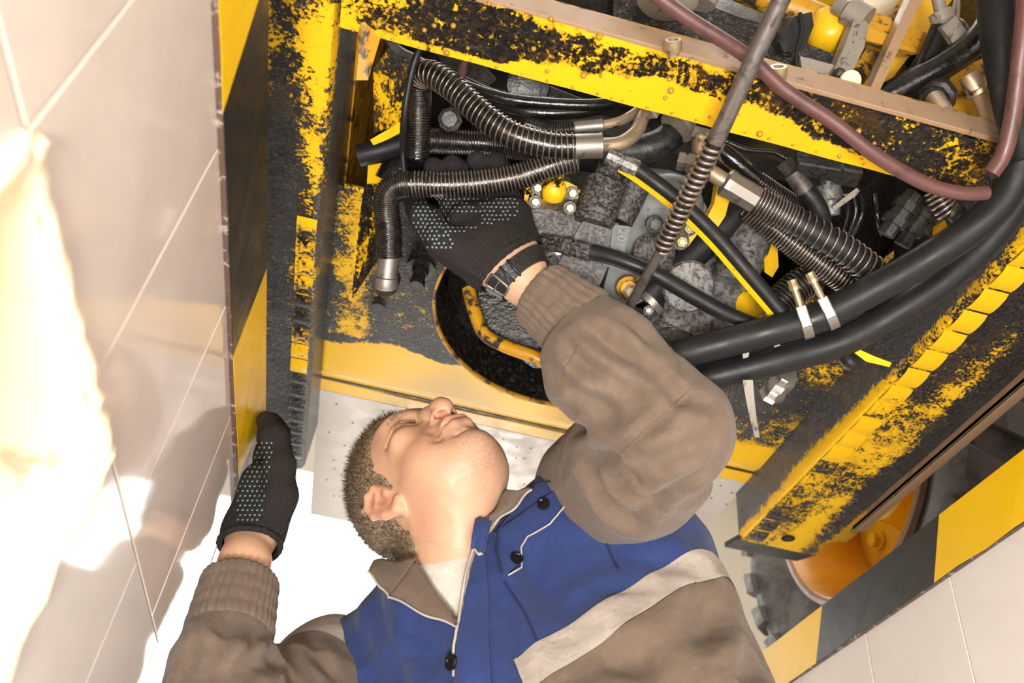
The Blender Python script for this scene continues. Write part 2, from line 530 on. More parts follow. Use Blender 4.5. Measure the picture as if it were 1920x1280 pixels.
def paint_mat(name, base=YEL, bias=0.0, scale=34, fine=210):
    """paint under a crust of oily dirt; vertex attribute 'grime' (0 clean, 1 covered)"""
    m, nt, b = newmat(name)
    at = N(nt, 'ShaderNodeAttribute'); at.attribute_name = 'grime'
    tc = N(nt, 'ShaderNodeTexCoord'); v = tc.outputs['Object']
    n1 = noise(nt, scale, 7, .78, v, .5); n2 = noise(nt, fine, 3, .65, v); n3 = noise(nt, scale * .45, 5, .7, v, .3)
    s = math_(nt, 'ADD', math_(nt, 'MULTIPLY', n1, .70), math_(nt, 'MULTIPLY', n2, .45))
    g = math_(nt, 'ADD', at.outputs['Fac'], bias)
    t = math_(nt, 'SUBTRACT', g, s)
    f = mapr(nt, t, -.055, -.01)
    film = mapr(nt, math_(nt, 'ADD', t, math_(nt, 'MULTIPLY', math_(nt, 'SUBTRACT', n3, .5), .5)), -.16, .06)
    basec = mix(nt, noise(nt, 5, 3), tuple(x * .93 for x in base), tuple(min(1, x * 1.06) for x in base))
    thin = mix(nt, math_(nt, 'MULTIPLY', film, .8), basec, (.26, .125, .018))
    oil = mix(nt, mapr(nt, n2, .42, .72), OIL, (.050, .038, .032))
    oil = mix(nt, math_(nt, 'MULTIPLY', mapr(nt, n3, .52, .66), .55), oil, (.13, .062, .010))
    n4 = noise(nt, fine * .55, 6, .8, v, 1.0)
    oil = mix(nt, math_(nt, 'MULTIPLY', mapr(nt, n4, .53, .66), .60), oil, (.17, .135, .11))  # grey-brown dust flecks, also painted in place of glints on the oil
    c = mix(nt, f, thin, oil)
    L(nt, c, b.inputs['Base Color'])
    L(nt, mapr(nt, f, 0, 1, .36, .20), b.inputs['Roughness'])
    hgt = math_(nt, 'ADD', math_(nt, 'MULTIPLY', f, .5), math_(nt, 'MULTIPLY', math_(nt, 'MULTIPLY', math_(nt, 'ADD', n2, n1), f), 1.6))
    b.inputs['Specular IOR Level'].default_value = .42; bump(nt, b, hgt, 1.0, .007)
    return m
MT = {}
MT['paint'] = paint_mat('yellow_paint_with_oil_crust')
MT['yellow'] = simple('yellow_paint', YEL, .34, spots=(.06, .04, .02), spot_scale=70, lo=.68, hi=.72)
MT['yellow_old'] = simple('stained_yellow_paint', (.52, .26, .012), .4, spots=(.03, .02, .012), spot_scale=38, lo=.50, hi=.62)
MT['orange'] = simple('orange_rim_paint', (.80, .33, .008), .33, spots=(.3, .09, .01), spot_scale=30, lo=.6, hi=.75)
MT['oil'] = simple('black_oil_crust', (.007, .006, .006), .33, spots=(.075, .058, .045), spot_scale=130, lo=.5, hi=.7, bmp=.7, bscale=170)
MT['cast'] = simple('greasy_cast_iron', (.135, .125, .12), .42, spots=(.016, .014, .013), spot_scale=230, lo=.38, hi=.58, bmp=.6, bscale=230)
MT['castdark'] = simple('dark_greasy_iron', (.022, .020, .019), .40, spots=(.007, .006, .006), spot_scale=120, lo=.45, hi=.6, bmp=.5, bscale=140)
MT['greypaint'] = simple('grey_machine_paint', (.19, .20, .205), .42, spots=(.04, .038, .036), spot_scale=70, lo=.58, hi=.66, bmp=.15)
MT['alu'] = simple('oily_aluminium', (.20, .195, .19), .40, .3, spots=(.03, .027, .025), spot_scale=150, lo=.40, hi=.66, bmp=.3)
MT['rubber'] = simple('black_rubber', (.010, .0105, .012), .46, spots=(.045, .042, .040), spot_scale=26, lo=.58, hi=.85, bmp=.12, bscale=120, spec=.32)
MT['rubberwet'] = simple('oily_black_rubber', (.006, .0055, .0055), .22, spots=(.022, .018, .016), spot_scale=70, lo=.5, hi=.75, bmp=.35, bscale=150)
MT['wire'] = simple('steel_wire_wrap', (.30, .25, .22), .33, .8, spots=(.05, .04, .035), spot_scale=90, lo=.5, hi=.7)
MT['wiredark'] = simple('oily_wire_wrap', (.09, .075, .066), .3, .7, spots=(.03, .025, .022), spot_scale=90, lo=.48, hi=.62)
MT['steel'] = simple('bare_steel', (.27, .25, .23), .42, .8, spots=(.12, .1, .085), spot_scale=60, lo=.58, hi=.72)
MT['brass'] = simple('dirty_zinc_pipe', (.44, .34, .24), .36, .65, spots=(.05, .038, .028), spot_scale=65, lo=.55, hi=.68, bmp=.2)
MT['boltgold'] = simple('zinc_bolt', (.40, .32, .19), .34, .6, spots=(.09, .07, .05), spot_scale=120, lo=.58, hi=.7)
MT['darksteel'] = simple('dark_steel_rod', (.15, .135, .13), .34, .55, spots=(.04, .034, .03), spot_scale=40, lo=.5, hi=.7)
MT['redhose'] = simple('red_brown_hose', (.115, .048, .046), .36, spots=(.04, .024, .022), spot_scale=35, lo=.5, hi=.72, bmp=.1)
MT['bracket'] = simple('worn_grey_bracket', (.27, .24, .205), .45, .2, spots=(.10, .085, .07), spot_scale=75, lo=.57, hi=.66, bmp=.2)
MT['plate'] = simple('pale_plate', (.58, .53, .48), .45, .05, spots=(.74, .60, .22), spot_scale=7, lo=.66, hi=.78, bmp=.06)  # pale grey metal with a few yellowish patches
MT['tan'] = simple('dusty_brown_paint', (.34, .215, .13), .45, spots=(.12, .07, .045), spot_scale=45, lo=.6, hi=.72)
MT['tyre'] = simple('dusty_tyre_rubber', (.14, .13, .12), .62, spots=(.035, .034, .034), spot_scale=10, lo=.4, hi=.75, bmp=.2, bscale=60)
MT['hblack'] = simple('black_hazard_paint', (.014, .016, .019), .36, spots=(.085, .082, .08), spot_scale=33, lo=.68, hi=.8, bmp=.12, bscale=35)
MT['hyellow'] = simple('yellow_hazard_paint', (.88, .545, .006), .38, spots=(.55, .32, .02), spot_scale=24, lo=.68, hi=.85, bmp=.12, bscale=40)
MT['rust'] = simple('rusty_edge', (.10, .06, .045), .7, spots=(.35, .31, .28), spot_scale=70, lo=.55, hi=.65, bmp=.6, bscale=90)
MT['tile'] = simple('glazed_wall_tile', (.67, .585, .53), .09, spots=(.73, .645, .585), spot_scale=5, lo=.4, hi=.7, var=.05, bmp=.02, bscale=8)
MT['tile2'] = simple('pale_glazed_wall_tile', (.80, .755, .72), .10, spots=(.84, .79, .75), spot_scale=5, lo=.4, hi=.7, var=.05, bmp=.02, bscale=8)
MT['grout'] = simple('dark_grout', (.17, .12, .11), .9)
MT['plaster'] = simple('cream_plaster', (.84, .74, .55), .75, spots=(.42, .38, .30), spot_scale=9, lo=.60, hi=.68, bmp=.35, bscale=25)
MT['concrete'] = simple('grey_concrete', (.46, .44, .42), .55, bmp=.3, bscale=30)
MT['garage'] = simple('cream_garage_wall', (.80, .74, .64), .7)
MT['ceiling'] = simple('white_ceiling', (.85, .83, .80), .8)

# ================================================================== THE SETTING
XL, XR = -0.20, 0.779
ZPIT = -1.75
Y0, Y1 = -1.9, 3.6
NY0, NY1, NZ0, NZ1 = 0.291, 0.573, -0.78, -0.372     # lamp niche in the left pit wall

# pit walls: core masonry behind the tiles, with the niche left open
def wall_box(x0, x1, y0, y1, z0, z1): return box((x0, y0, z0), (x1, y1, z1))
tk = .010
wl = join(wall_box(XL - .30, XL - tk, Y0, NY0, ZPIT, -.004), wall_box(XL - .30, XL - tk, NY1, Y1, ZPIT, -.004),
          wall_box(XL - .30, XL - tk, NY0, NY1, NZ1, -.004), wall_box(XL - .30, XL - tk, NY0, NY1, ZPIT, NZ0),
          wall_box(XL - .34, XL - .25, NY0, NY1, NZ0, NZ1))
pl_ = empty('added_end_housing', (.29, 3.52, -.75), 'grey housing of the added, unseen lamp on the end wall of the pit', 'lamp')
wall_left = struct(obj('wall_left', wl, MT['grout'], flat=True), 'pit wall with pale glazed tiles and a lamp niche')
# plastered niche lining with a rough rim
def niche():
    n = 14
    out = []
    def strip(a, b, depth):
        a = np.array(a); b = np.array(b)
        V = []; F = []
        for i in range(n + 1):
            p = a + (b - a) * i / n
            for k, x in enumerate((XL + .002, XL - .03, XL - .14, XL - .248)):
                q = p.copy(); q[0] = x
                q += (rng.random(3) - .5) * np.array([0, .006, .006]) * (1 if k else 1.2)
                V.append(q)
        for i in range(n):
            for k in range(3): F.append([i * 4 + k, i * 4 + k + 1, i * 4 + k + 5, i * 4 + k + 4])
        out.append((np.array(V), F))
    e = .006
    strip((0, NY0 + e, NZ1 - e), (0, NY1 - e, NZ1 - e), 0)
    strip((0, NY1 - e, NZ1 - e), (0, NY1 - e, NZ0 + e), 0)
    strip((0, NY1 - e, NZ0 + e), (0, NY0 + e, NZ0 + e), 0)
    strip((0, NY0 + e, NZ0 + e), (0, NY0 + e, NZ1 - e), 0)
    out.append(box((XL - .250, NY0, NZ0), (XL - .246, NY1, NZ1)))
    # chipped plaster lip around the opening
    rim = [np.array([XL + .001, NY0, NZ0]), np.array([XL + .001, NY0, NZ1]), np.array([XL + .001, NY1, NZ1]), np.array([XL + .001, NY1, NZ0]), np.array([XL + .001, NY0, NZ0])]
    for a, b in zip(rim, rim[1:]):
        pts = np.array([a + (b - a) * s for s in np.linspace(0, 1, 24)]) + (rng.random((24, 3)) - .5) * .004
        out.append(tube(pts, .005 + rng.random(24) * .004, 7))
    return join(*out)
obj('niche_lining', niche(), MT['plaster'], wall_left, 'rough cream plaster lining of the lamp niche', smooth=60)
# tube lamp deep in the niche, low, out of sight from below
lamp = empty('niche_tube_lamp', (XL - .17, (NY0 + NY1) / 2, NZ0 + .02), 'tube lamp standing inside the niche of the tiled pit wall', 'lamp')
m, nt, b_ = newmat('lamp_glow'); b_.inputs['Emission Color'].default_value = (1, .90, .72, 1); b_.inputs['Emission Strength'].default_value = 7.0
obj('tube', rod((XL - .19, NY0 + .03, NZ0 + .09), (XL - .19, NY1 - .03, NZ0 + .09), .013), m, lamp)
obj('holder', join(box((XL - .21, NY0 + .012, NZ0 + .006), (XL - .17, NY0 + .03, NZ0 + .11), .004), box((XL - .21, NY1 - .03, NZ0 + .006), (XL - .17, NY1 - .012, NZ0 + .11), .004),
                   box((XL - .225, NY0 + .012, NZ0 + .006), (XL - .155, NY1 - .012, NZ0 + .022), .004)), MT['bracket'], lamp)

obj('housing', join(box((-.15, 3.50, -1.02), (.73, 3.598, -.48), .01)), MT['bracket'], pl_)
m, nt, b_ = newmat('added_end_glow'); b_.inputs['Emission Color'].default_value = (1, .97, .92, 1); b_.inputs['Emission Strength'].default_value = 8.0
obj('diffuser', box((-.11, 3.485, -.99), (.69, 3.502, -.51), .003), m, pl_)  # glowing face of the added end lamp

def tile_src(w, h, m):
    g = obox((0, 0, 0), np.eye(3), (tk / 2 + .001, w / 2 - .0008, h / 2 - .0008), .0009)
    return g
TS = {}
def tile(side, y0, y1, z0, z1, parent, mat, par_x):
    key = (round(y1 - y0, 4), round(z1 - z0, 4), mat)
    c = ((par_x - tk / 2) if side == 'l' else (par_x + tk / 2), (y0 + y1) / 2, (z0 + z1) / 2)
    c = (c[0] + (random.random() - .5) * .0012, c[1], c[2])
    if key not in TS:
        V, F = tile_src(y1 - y0, z1 - z0, mat)
        o = obj('tile', (V + np.array(c), F), MT[mat], parent, smooth=30, center=c)
        TS[key] = o
    else:
        o = linked('tile', TS[key], c, parent)
    o.rotation_euler = ((random.random() - .5) * .004, (random.random() - .5) * .006, (random.random() - .5) * .006)
rowsL = [(-.368, -.121), (-.615, -.368), (-.862, -.615), (-1.109, -.862), (-1.356, -1.109), (-1.603, -1.356), (ZPIT, -1.603)]
for r, (z0, z1) in enumerate(rowsL):
    off = .291 + (.07 if r % 2 else 0)
    k0 = -8
    y = off + .2 * k0
    while y < 3.3:
        a, b2 = y, y + .2
        segs = [(a, b2)]
        if z0 < NZ1 - .01 and z1 > NZ0 + .01:
            if z0 < NZ0: zz = (z0, NZ0)
            segs = []
            if a < NY0: segs.append((a, min(b2, NY0)))
            if b2 > NY1: segs.append((max(a, NY1), b2))
        for s0, s1 in segs:
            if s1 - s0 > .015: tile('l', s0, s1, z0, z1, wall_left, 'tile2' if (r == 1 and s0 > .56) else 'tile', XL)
        y += .2
wr = wall_box(XR + tk, XR + .30, Y0, Y1, ZPIT, -.004)
wall_right = struct(obj('wall_right', wr, MT['grout'], flat=True), 'opposite pit wall with large pale tiles')
rowsR = [(-.40, -.0855), (-.714, -.40), (-1.03, -.714), (-1.344, -1.03), (ZPIT, -1.344)]
for r, (z0, z1) in enumerate(rowsR):
    y = .966 - .218 * 9 + (.09 if r % 2 else 0)
    while y < 3.3:
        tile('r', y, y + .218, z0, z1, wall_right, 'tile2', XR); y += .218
struct(obj('wall_back', box((XL - .3, Y0 - .2, ZPIT), (XR + .3, Y0, 0)), MT['garage'], flat=True))
struct(obj('wall_front', box((XL - .3, Y1, ZPIT), (XR + .3, Y1 + .2, -.004)), MT['garage'], flat=True))
struct(obj('floor', box((XL - .3, Y0, ZPIT - .1), (XR + .3, Y1, ZPIT)), MT['concrete'], flat=True), 'concrete floor of the inspection pit')
# garage floor around the pit
gf = join(box((-4.2, -4, -.15), (XL - .30, 8, 0)), box((XR + .30, -4, -.15), (5, 8, 0)),
          box((XL - .30, -4, -.15), (XR + .30, Y0 - .2, 0)), box((XL - .30, Y1 + .2, -.15), (XR + .30, 8, 0)),
          box((XL - .30, Y0, -.004), (XL - .02, Y1, 0)), box((XR + .02, Y0, -.004), (XR + .30, Y1, 0)))
struct(obj('floor_garage', gf, MT['concrete'], flat=True), 'garage floor around the pit')
DX0, DX1, DZ = -2.1, 2.9, 3.8
struct(obj('wall_far', join(box((-4.2, 8, 0), (DX0, 8.2, 4.6)), box((DX1, 8, 0), (5, 8.2, 4.6)), box((DX0, 8, DZ), (DX1, 8.2, 4.6))), MT['garage'], flat=True))
struct(obj('wall_side', box((-4.4, -4, 0), (-4.2, 8, 4.6)), MT['garage'], flat=True))
struct(obj('wall_side_2', box((5, -4, 0), (5.2, 8, 4.6)), MT['garage'], flat=True))
struct(obj('wall_near', box((-4.2, -4.2, 0), (5, -4, 4.6)), MT['garage'], flat=True))
struct(obj('ceiling', box((-4.4, -4.2, 4.6), (5.2, 8.2, 4.8)), MT['ceiling'], flat=True))

# added, unseen lamp bodies behind the two pit lights (out of the frame)
for loc_, tgt_, sx_, sy_, lb_ in (((-0.03, -0.42, -1.30), (0.2, 1.0, 0.0), .29, .30, 'small added, unseen work lamp on a stand on the pit floor beside the niche wall'),
                                  ((0.52, -0.75, -0.95), (0.2, 1.0, 0.1), .38, .5, 'large added, unseen work lamp on a stand on the pit floor by the opposite wall')):
    fw = np.array(tgt_) - np.array(loc_); fw /= np.linalg.norm(fw); ax_ = np.array(frame_of(fw))
    c_ = np.array(loc_) - fw * .035
    if lb_[0] == 'l': c_ = c_ + np.array((-.0, 0, 0))
    wl_ = empty('added_work_lamp', (c_[0], c_[1], ZPIT), lb_, 'lamp')
    obj('housing', obox(c_, ax_, (min(sx_, .40) / 2, sy_ / 2, .025), .006), MT['hblack'], wl_)
    obj('stand', join(rod((c_[0], c_[1], ZPIT), c_ - fw * .02, .015), box((c_[0] - .05, c_[1] - .12, ZPIT), (c_[0] + .05, c_[1] + .12, ZPIT + .02), .004)), MT['darksteel'], wl_)

# hazard-striped steel edging of the pit
def edging(name, x, side, ztop, zbot, marks, label, y0, y1):
    """marks: list of (y at the bottom edge, y at the top edge, colour of the stripe that starts here)"""
    par = struct(obj(name, join(box((x - .006 if side > 0 else x - .002, y0, zbot - .002), (x + .002 if side > 0 else x + .006, y1, ztop - .001)),
                     box((x if side > 0 else x - .06, y0, ztop - .006), (x + .06 if side > 0 else x, y1, ztop))), MT['rust'], flat=True), label)
    for (a, b2, c), (a2, b3, _) in zip(marks, marks[1:]):
        xx = x - side * .0065 if side > 0 else x + .0065
        n = max(2, int(abs(a2 - a) / .05))
        V = []; F = []
        for i in range(n + 1):
            s = i / n
            for k in range(2):
                y = (a + (a2 - a) * s) if k == 0 else (b2 + (b3 - b2) * s)
                z = zbot if k == 0 else ztop
                z += (rng.random() - .5) * .004 if k == 0 else 0
                V.append((xx, y, z))
                V.append((xx + side * .003, y, z))
        for i in range(n):
            q = i * 4
            F += [[q, q + 4, q + 6, q + 2], [q + 1, q + 3, q + 7, q + 5], [q, q + 1, q + 5, q + 4], [q + 2, q + 6, q + 7, q + 3]]
        F += [[0, 2, 3, 1], [4 * n, 4 * n + 1, 4 * n + 3, 4 * n + 2]]
        o = obj('stripe', (np.array(V), F), MT['hyellow' if c == 'y' else 'hblack'], par, smooth=30)
    return par
yb = lambda u, v: PX(u, v, XL)[1]
marksL = [(-1.9, -1.9, 'k'), (yb(395, -120) - .42, yb(490, -330), 'y'), (yb(412, 190), yb(490, -65), 'k'), (yb(427, 662), yb(490, 500), 'y'),
          (yb(440, 885), yb(490, 770), 'k')]
st = marksL[-1][0] - marksL[-2][0]; dd = marksL[-1][0] - marksL[-1][1]
k = 1
y = marksL[-1][0]
while y < 3.2:
    y += .36; marksL.append((y, y - dd, 'y' if k % 2 else 'k')); k += 1
edging('trim_1', XL, -1, 0.0, -.121, marksL, 'black and yellow striped steel edging above the tiled wall with the niche', Y0, Y1)
yr = lambda u, v: PX(u, v, XR)[1]
mR = [(yr(1757, 1085), yr(1767, 960)), (yr(1535, 1230), yr(1547, 1127))]
stp = mR[1][0] - mR[0][0]
marksR = []
for i in range(-9, 8):
    if i in (0, 1): a, b2 = mR[i]
    else: a, b2 = mR[0][0] + stp * i, mR[0][1] + (mR[1][1] - mR[0][1]) * i
    marksR.append((a, b2, 'k' if i % 2 == 0 else 'y'))
edging('trim_2', XR, 1, 0.0, -.085, marksR, 'black and yellow striped steel edging above the pit wall behind the wheel', Y0, Y1)

# ================================================================== THE MACHINE OVER THE PIT
ZR = 0.176                                    # underside of the frame rails
veh = empty('vehicle', (0.26, 0.7, 0.0), 'yellow heavy machine standing over the pit, its oily underside and engine bay open from below', 'vehicle')

def fb(p, s=9.0): return vnoise(np.asarray(p), s) * .5 + vnoise(np.asarray(p), s * 2.3) * .3

# ---- frame rails: hollow pressed sections with a row of swaged pads along the inner edge
def rail(x_in, x_out, y0, y1, ztop_in, label, grime, sgn):
    n = 90
    ys = np.linspace(y0, y1, n)
    # section (x towards the outside is s>0): inner web top, rounded corner, bottom flange, outer lip
    w = abs(x_out - x_in); d = 1 if x_out > x_in else -1
    sec = [(0.0, ztop_in), (0.0, ZR + .10), (0.0, ZR + .05), (0.0, ZR + .012), (.004, ZR + .003), (.012, ZR), (.03, ZR), (.055, ZR + .001), (.08, ZR + .0015), (.105, ZR + .001), (w - .02, ZR), (w - .005, ZR + .002), (w, ZR + .010), (w, ZR + .045)]
    sec += [(w - .006, ZR + .045), (w - .006, ZR + .012), (w - .012, ZR + .008), (.014, ZR + .008), (.007, ZR + .012), (.007, ztop_in)]
    m = len(sec); V = []
    for y in ys:
        for s, z in sec: V.append((x_in + d * s, y, z))
    V = np.array(V)
    F = []
    for i in range(n - 1):
        for j in range(m):
            k = (j + 1) % m; F.append([i * m + j, i * m + k, (i + 1) * m + k, (i + 1) * m + j][::-d])
    F.append([j for j in range(m)][::d]); F.append([(n - 1) * m + j for j in range(m)][::-d])
    V[:, 2] += .0015 * vnoise(V, 14)
    gr = grime(V)
    return obj('frame_rail', (V, F), MT['paint'], veh, label, smooth=40, attr={'grime': gr})
def gl(V):
    x, y, z = V.T; s = -.17 - x
    g = .615 + .26 * fb(V, 7) - .16 * np.exp(-((s - .018) / .013) ** 2) * (y < 1.15) + .3 * (z > ZR + .02)
    g += .07 * np.exp(-((s - .048) / .014) ** 2) - .07 * np.clip((s - .062) / .01, 0, 1)
    g += np.clip((y - 1.12) / .15, 0, 1) * .12
    return g
railL = rail(-.17, -.335, -.3, 1.515, ZR + .15, 'near frame rail beside the striped edging, crusted with black oil and torn yellow paint', gl, -1)
def gr_(V):
    x, y, z = V.T; s = x - .694
    g = .40 + .30 * fb(V, 6) + .55 * (z > ZR + .02) * (s < .05) + .30 * np.exp(-((s - .145) / .02) ** 2) + .14 * np.exp(-((s - .06) / .03) ** 2)
    return g
railR = rail(.694, .858, -.3, 1.43, ZR + .22, 'frame rail beside the wheel with patchy yellow paint and a row of pressed pads', gr_, 1)
def pads(par, x0, x1, ys, grim, sgn):
    LP = (ys[1] - ys[0]) * .93
    src = None
    for y in ys:
        n = 5; V = []; F = []
        L_ = LP
        for i in range(n + 1):
            for j in range(5):
                u = i / n; v = j / 4
                hgt = .0048 * math.sin(math.pi * min(max(u, .0), 1)) ** .45 * (.35 + .65 * math.sin(math.pi * (.12 + .76 * v)) ** .5)
                if i in (0, n): hgt = 0
                V.append((x0 + (x1 - x0) * v, y + L_ * (u - .5) * 2 * .5 + (x1 - x0) * .0, ZR - .0002 - hgt))
        for i in range(n):
            for j in range(4):
                a = i * 5 + j; F.append([a, a + 5, a + 6, a + 1][::sgn])
        V = np.array(V)
        g = np.full(len(V), grim(y)) + .3 * fb(V, 16) + .12 * (rng.random() - .5)
        obj('pad', (V, F), MT['paint'], par, smooth=60, attr={'grime': g})
pads(railL, -.1755, -.203, np.arange(.86, 1.49, .040), lambda y: .50 if y < 1.2 else .70, -1)
pads(railR, .700, .735, np.arange(.30, 1.41, .044), lambda y: (.24 if y < 1.12 else .56) + (.28 if .88 < y < 1.0 else 0), 1)
# closed end of the right rail, hole, and brown angle along its outer side
e0 = 1.43
obj('end_plate', prism([(.694, e0, ZR + .002), (.856, e0, ZR + .002), (.845, e0 + .055, ZR + .012), (.690, e0 + .06, ZR + .012)], (0, -.002, .010)), MT['castdark'], railR, 'sloping dark end plate')
hb = np.array((.775, 1.385, ZR))
obj('drain_hole', lathe(hb, (0, 0, 1), [(-.0012, .013), (-.0012, .0095), (.003, .0095)], 20), MT['castdark'], railR, smooth=30)
obj('angle_iron', join(box((.862, .2, ZR - .006), (.884, 1.30, ZR + .002), .001), box((.862, .2, ZR - .006), (.866, 1.30, ZR + .05), .001)), MT['tan'], railR, 'bare brown angle iron along the outer side', flat=True)
obj('tail_bracket', prism([(.80, 1.27, ZR + .003), (.885, 1.24, ZR + .003), (.885, 1.36, ZR + .003), (.83, 1.38, ZR + .003)], (0, 0, .012)), MT['yellow_old'], railR, flat=True)

# ---- crossmember in the foreground: square box section, dripping with oil on its lower face
cx0, cx1, cy0, cy1 = -.166, .600, .470, .545
nu, nv = 120, 14
def yfar(s): return cy1
(g0, st) = grid_plate((cx0, cy0, ZR), (cx1, cy0 + .008, ZR), (cx0, cy1, ZR), (cx1, cy1 + .004, ZR), nu, nv, -.006, lambda s, t: .0006 * np.sin(s * 40))
V = g0[0]
s_, t_ = st.T
edge = np.interp(s_, [.0, .13, .29, .45, .61, .77, .86, 1], [1.2, 1.2, .80, .56, .54, .82, 1.1, 1.2]) + .05 * np.sin(s_ * 37) + .03 * np.sin(s_ * 91)
gm = .585 + .05 * np.sin(s_ * 11) - .42 * np.clip((t_ - edge + .10) / .12, 0, 1) - .12 * np.clip(1 - s_ * 6, 0, 1)
gm = np.where((t_ < .10 + .04 * np.sin(s_ * 23)) & (s_ > .2) & (s_ < .55), gm - .12, gm)
gm = gm + .02 * np.clip((s_ - .66) / .1, 0, 1) * (t_ < edge - .1) - .30 * np.exp(-((t_ - .96) / .05) ** 2)
cm = obj('crossmember', g0, MT['paint'], veh, 'yellow crossmember dripping with oil across the engine opening', attr={'grime': gm})
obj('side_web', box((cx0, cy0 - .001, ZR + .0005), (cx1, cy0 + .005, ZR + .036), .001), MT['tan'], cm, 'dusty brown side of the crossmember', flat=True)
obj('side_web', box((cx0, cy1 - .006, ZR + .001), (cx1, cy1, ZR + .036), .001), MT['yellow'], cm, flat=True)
obj('top_web', box((cx0, cy0, ZR + .034), (cx1, cy1, ZR + .040), .001), MT['yellow_old'], cm, flat=True)
dr = []
for i in range(95):
    x = cx0 + (cx1 - cx0) * rng.random() ** 1.4 * .85; t = rng.random() ** .8
    y = cy0 + (cy1 - cy0) * t; r = .0012 + .0032 * rng.random() ** 3
    dr.append(lathe((x, y, ZR + .001), (0, 0, -1), [(0, r), (r * .6, r * .95), (r * 1.2, r * .6), (r * 1.45, .0003)], 8))
for i in range(26):
    x = cx0 + (cx1 - cx0) * i / 26; r = .0022
    dr.append(lathe((x, cy1 - .002, ZR + .001), (0, 0, -1), [(0, r), (r * .6, r * .9), (r * 1.3, .0003)], 8))
m, nt, b = newmat('hanging_oil_drop'); b.inputs['Base Color'].default_value = (.42, .24, .02, 1); b.inputs['Roughness'].default_value = .06; b.inputs['Coat Weight'].default_value = 1.0
dd_ = obj('oil_drops', join(*dr), m, cm, 'hanging drops of brown oil', smooth=80, kind='stuff')
for (u, v) in ((1262, 78), (1458, 128)):
    p = PY(u, v, cy0 - .012); p[2] = ZR + .055
    p = P(u, v + 18, 0.905)
    d = -DOWN * .80 - FWD * .58 - RIGHT * .1; d /= np.linalg.norm(d)
    b0 = p - d * .001
    sb = obj('socket_bolt', join(lathe(b0, d, [(0, .0085), (.002, .0095), (.012, .0095), (.0132, .0085), (.0132, .0055), (.007, .0050)], 24), lathe(b0 - d * .004, d, [(0, .006), (.005, .006)], 14)), MT['boltgold'], cm, 'zinc socket-head bolt', smooth=35)
# yellow strap where the crossmember meets the rail
obj('gusset', prism([P(690, 150, .95), P(716, 62, .95), P(704, -30, .93), P(684, -30, .93), P(668, 150, .95)], (-.004, .006, .006)), MT['yellow_old'], cm, flat=True)

# ---- rear plate between the rails with a round opening, folded lip and pale sheet beyond
ZP = .276
def plate_grime(V):
    x, y, z = V.T
    g = .655 + .14 * fb(V, 8) - .9 * np.clip((y - 1.20 - .012 * np.sin(x * 30) + .05 * (x - .1)) / .014, 0, 1) * (x < .45)
    g = np.where(x >= .45, .60 - .6 * np.clip((y - 1.235) / .06, 0, 1) + .25 * fb(V, 9), g)
    g = g - .20 * np.exp(-((x + .13) / .035) ** 2) * (y < 1.2)
    return g
oc = np.array((.235, 1.035)); orad = .235
pv = []; pf = []
xs = np.linspace(-.172, .70, 110); yv = np.linspace(.86, 1.318, 60)
gx, gy = np.meshgrid(xs, yv, indexing='ij')
VV = np.stack([gx, gy, np.full_like(gx, ZP)], -1).reshape(-1, 3)
FF = []
for i in range(109):
    for j in range(59):
        a = i * 60 + j; FF.append([a, a + 1, a + 61, a + 60])
sc = orad - np.hypot((VV[:, 0] - oc[0]) / 1.0, (VV[:, 1] - oc[1]) / 1.0)
(pg, _) = clip_geo((VV, FF), sc)
rp = obj('rear_plate', pg, MT['paint'], veh, 'yellow rear plate half covered in black oil, with a round opening', attr={'grime': plate_grime(pg[0])})
sm = rp.modifiers.new('thick', 'SOLIDIFY'); sm.thickness = .008; sm.offset = -1
# rolled rim of the opening
th = np.linspace(math.radians(95), math.radians(265), 40)
rimp = np.stack([oc[0] + (orad - .004) * np.cos(th), oc[1] + (orad - .004) * np.sin(th), np.full(40, ZP + .006)], 1)
th = np.linspace(0, 2 * math.pi, 70)
obj('rolled_rim', tube(np.stack([oc[0] + orad * np.cos(np.linspace(-.75, 3.9, 80)), oc[1] + orad * np.sin(np.linspace(-.75, 3.9, 80)), np.full(80, ZP + .004)], 1), .0045, 8), MT['yellow_old'], rp, smooth=80)
wall = []
for a in th:
    for z in (0, .10): wall.append((oc[0] + orad * math.cos(a), oc[1] + orad * math.sin(a), ZP + z))
wf = [[2 * i, 2 * i + 1, 2 * i + 3, 2 * i + 2] for i in range(69)]
obj('opening_wall', (np.array(wall), wf), MT['oil'], rp, 'dark wall of the round opening')
# folded lip and pale sheet
lip = grid_plate((-.172, 1.318, ZP), (.70, 1.318, ZP), (-.172, 1.345, ZP + .008), (.70, 1.345, ZP + .008), 60, 4, -.006)[0]
obj('folded_lip', lip, MT['yellow'], rp)
obj('joint_gap', box((-.172, 1.345, ZP + .006), (.70, 1.351, ZP + .02)), MT['castdark'], rp, 'dark joint under the folded lip', flat=True)
obj('lower_edge', box((-.172, 1.351, ZP + .004), (.70, 1.385, ZP + .012), .002), MT['yellow'], rp, flat=True)
sheet = grid_plate((-.172, 1.385, ZP + .004), (.70, 1.385, ZP + .004), (-.172, 1.95, ZP + .03), (.70, 1.95, ZP + .03), 20, 16, -.006)[0]
ps = obj('pale_sheet', sheet, MT['plate'], veh, 'pale sheet with small rivet holes behind the worker', smooth=60)
riv = []
for i in range(9):
    for j in range(26):
        y = 1.41 + i * .055 + rng.random() * .034; x = -.15 + j * .033 + rng.random() * .030
        if rng.random() < .40: continue
        z = ZP + .004 + (y - 1.385) / .565 * .026
        riv.append(lathe((x, y, z + .001), (0, 0, -1), [(0, .0031), (.0012, .0027), (.0017, .0010)], 7))
obj('rivets', join(*riv), MT['castdark'], ps, kind='stuff')
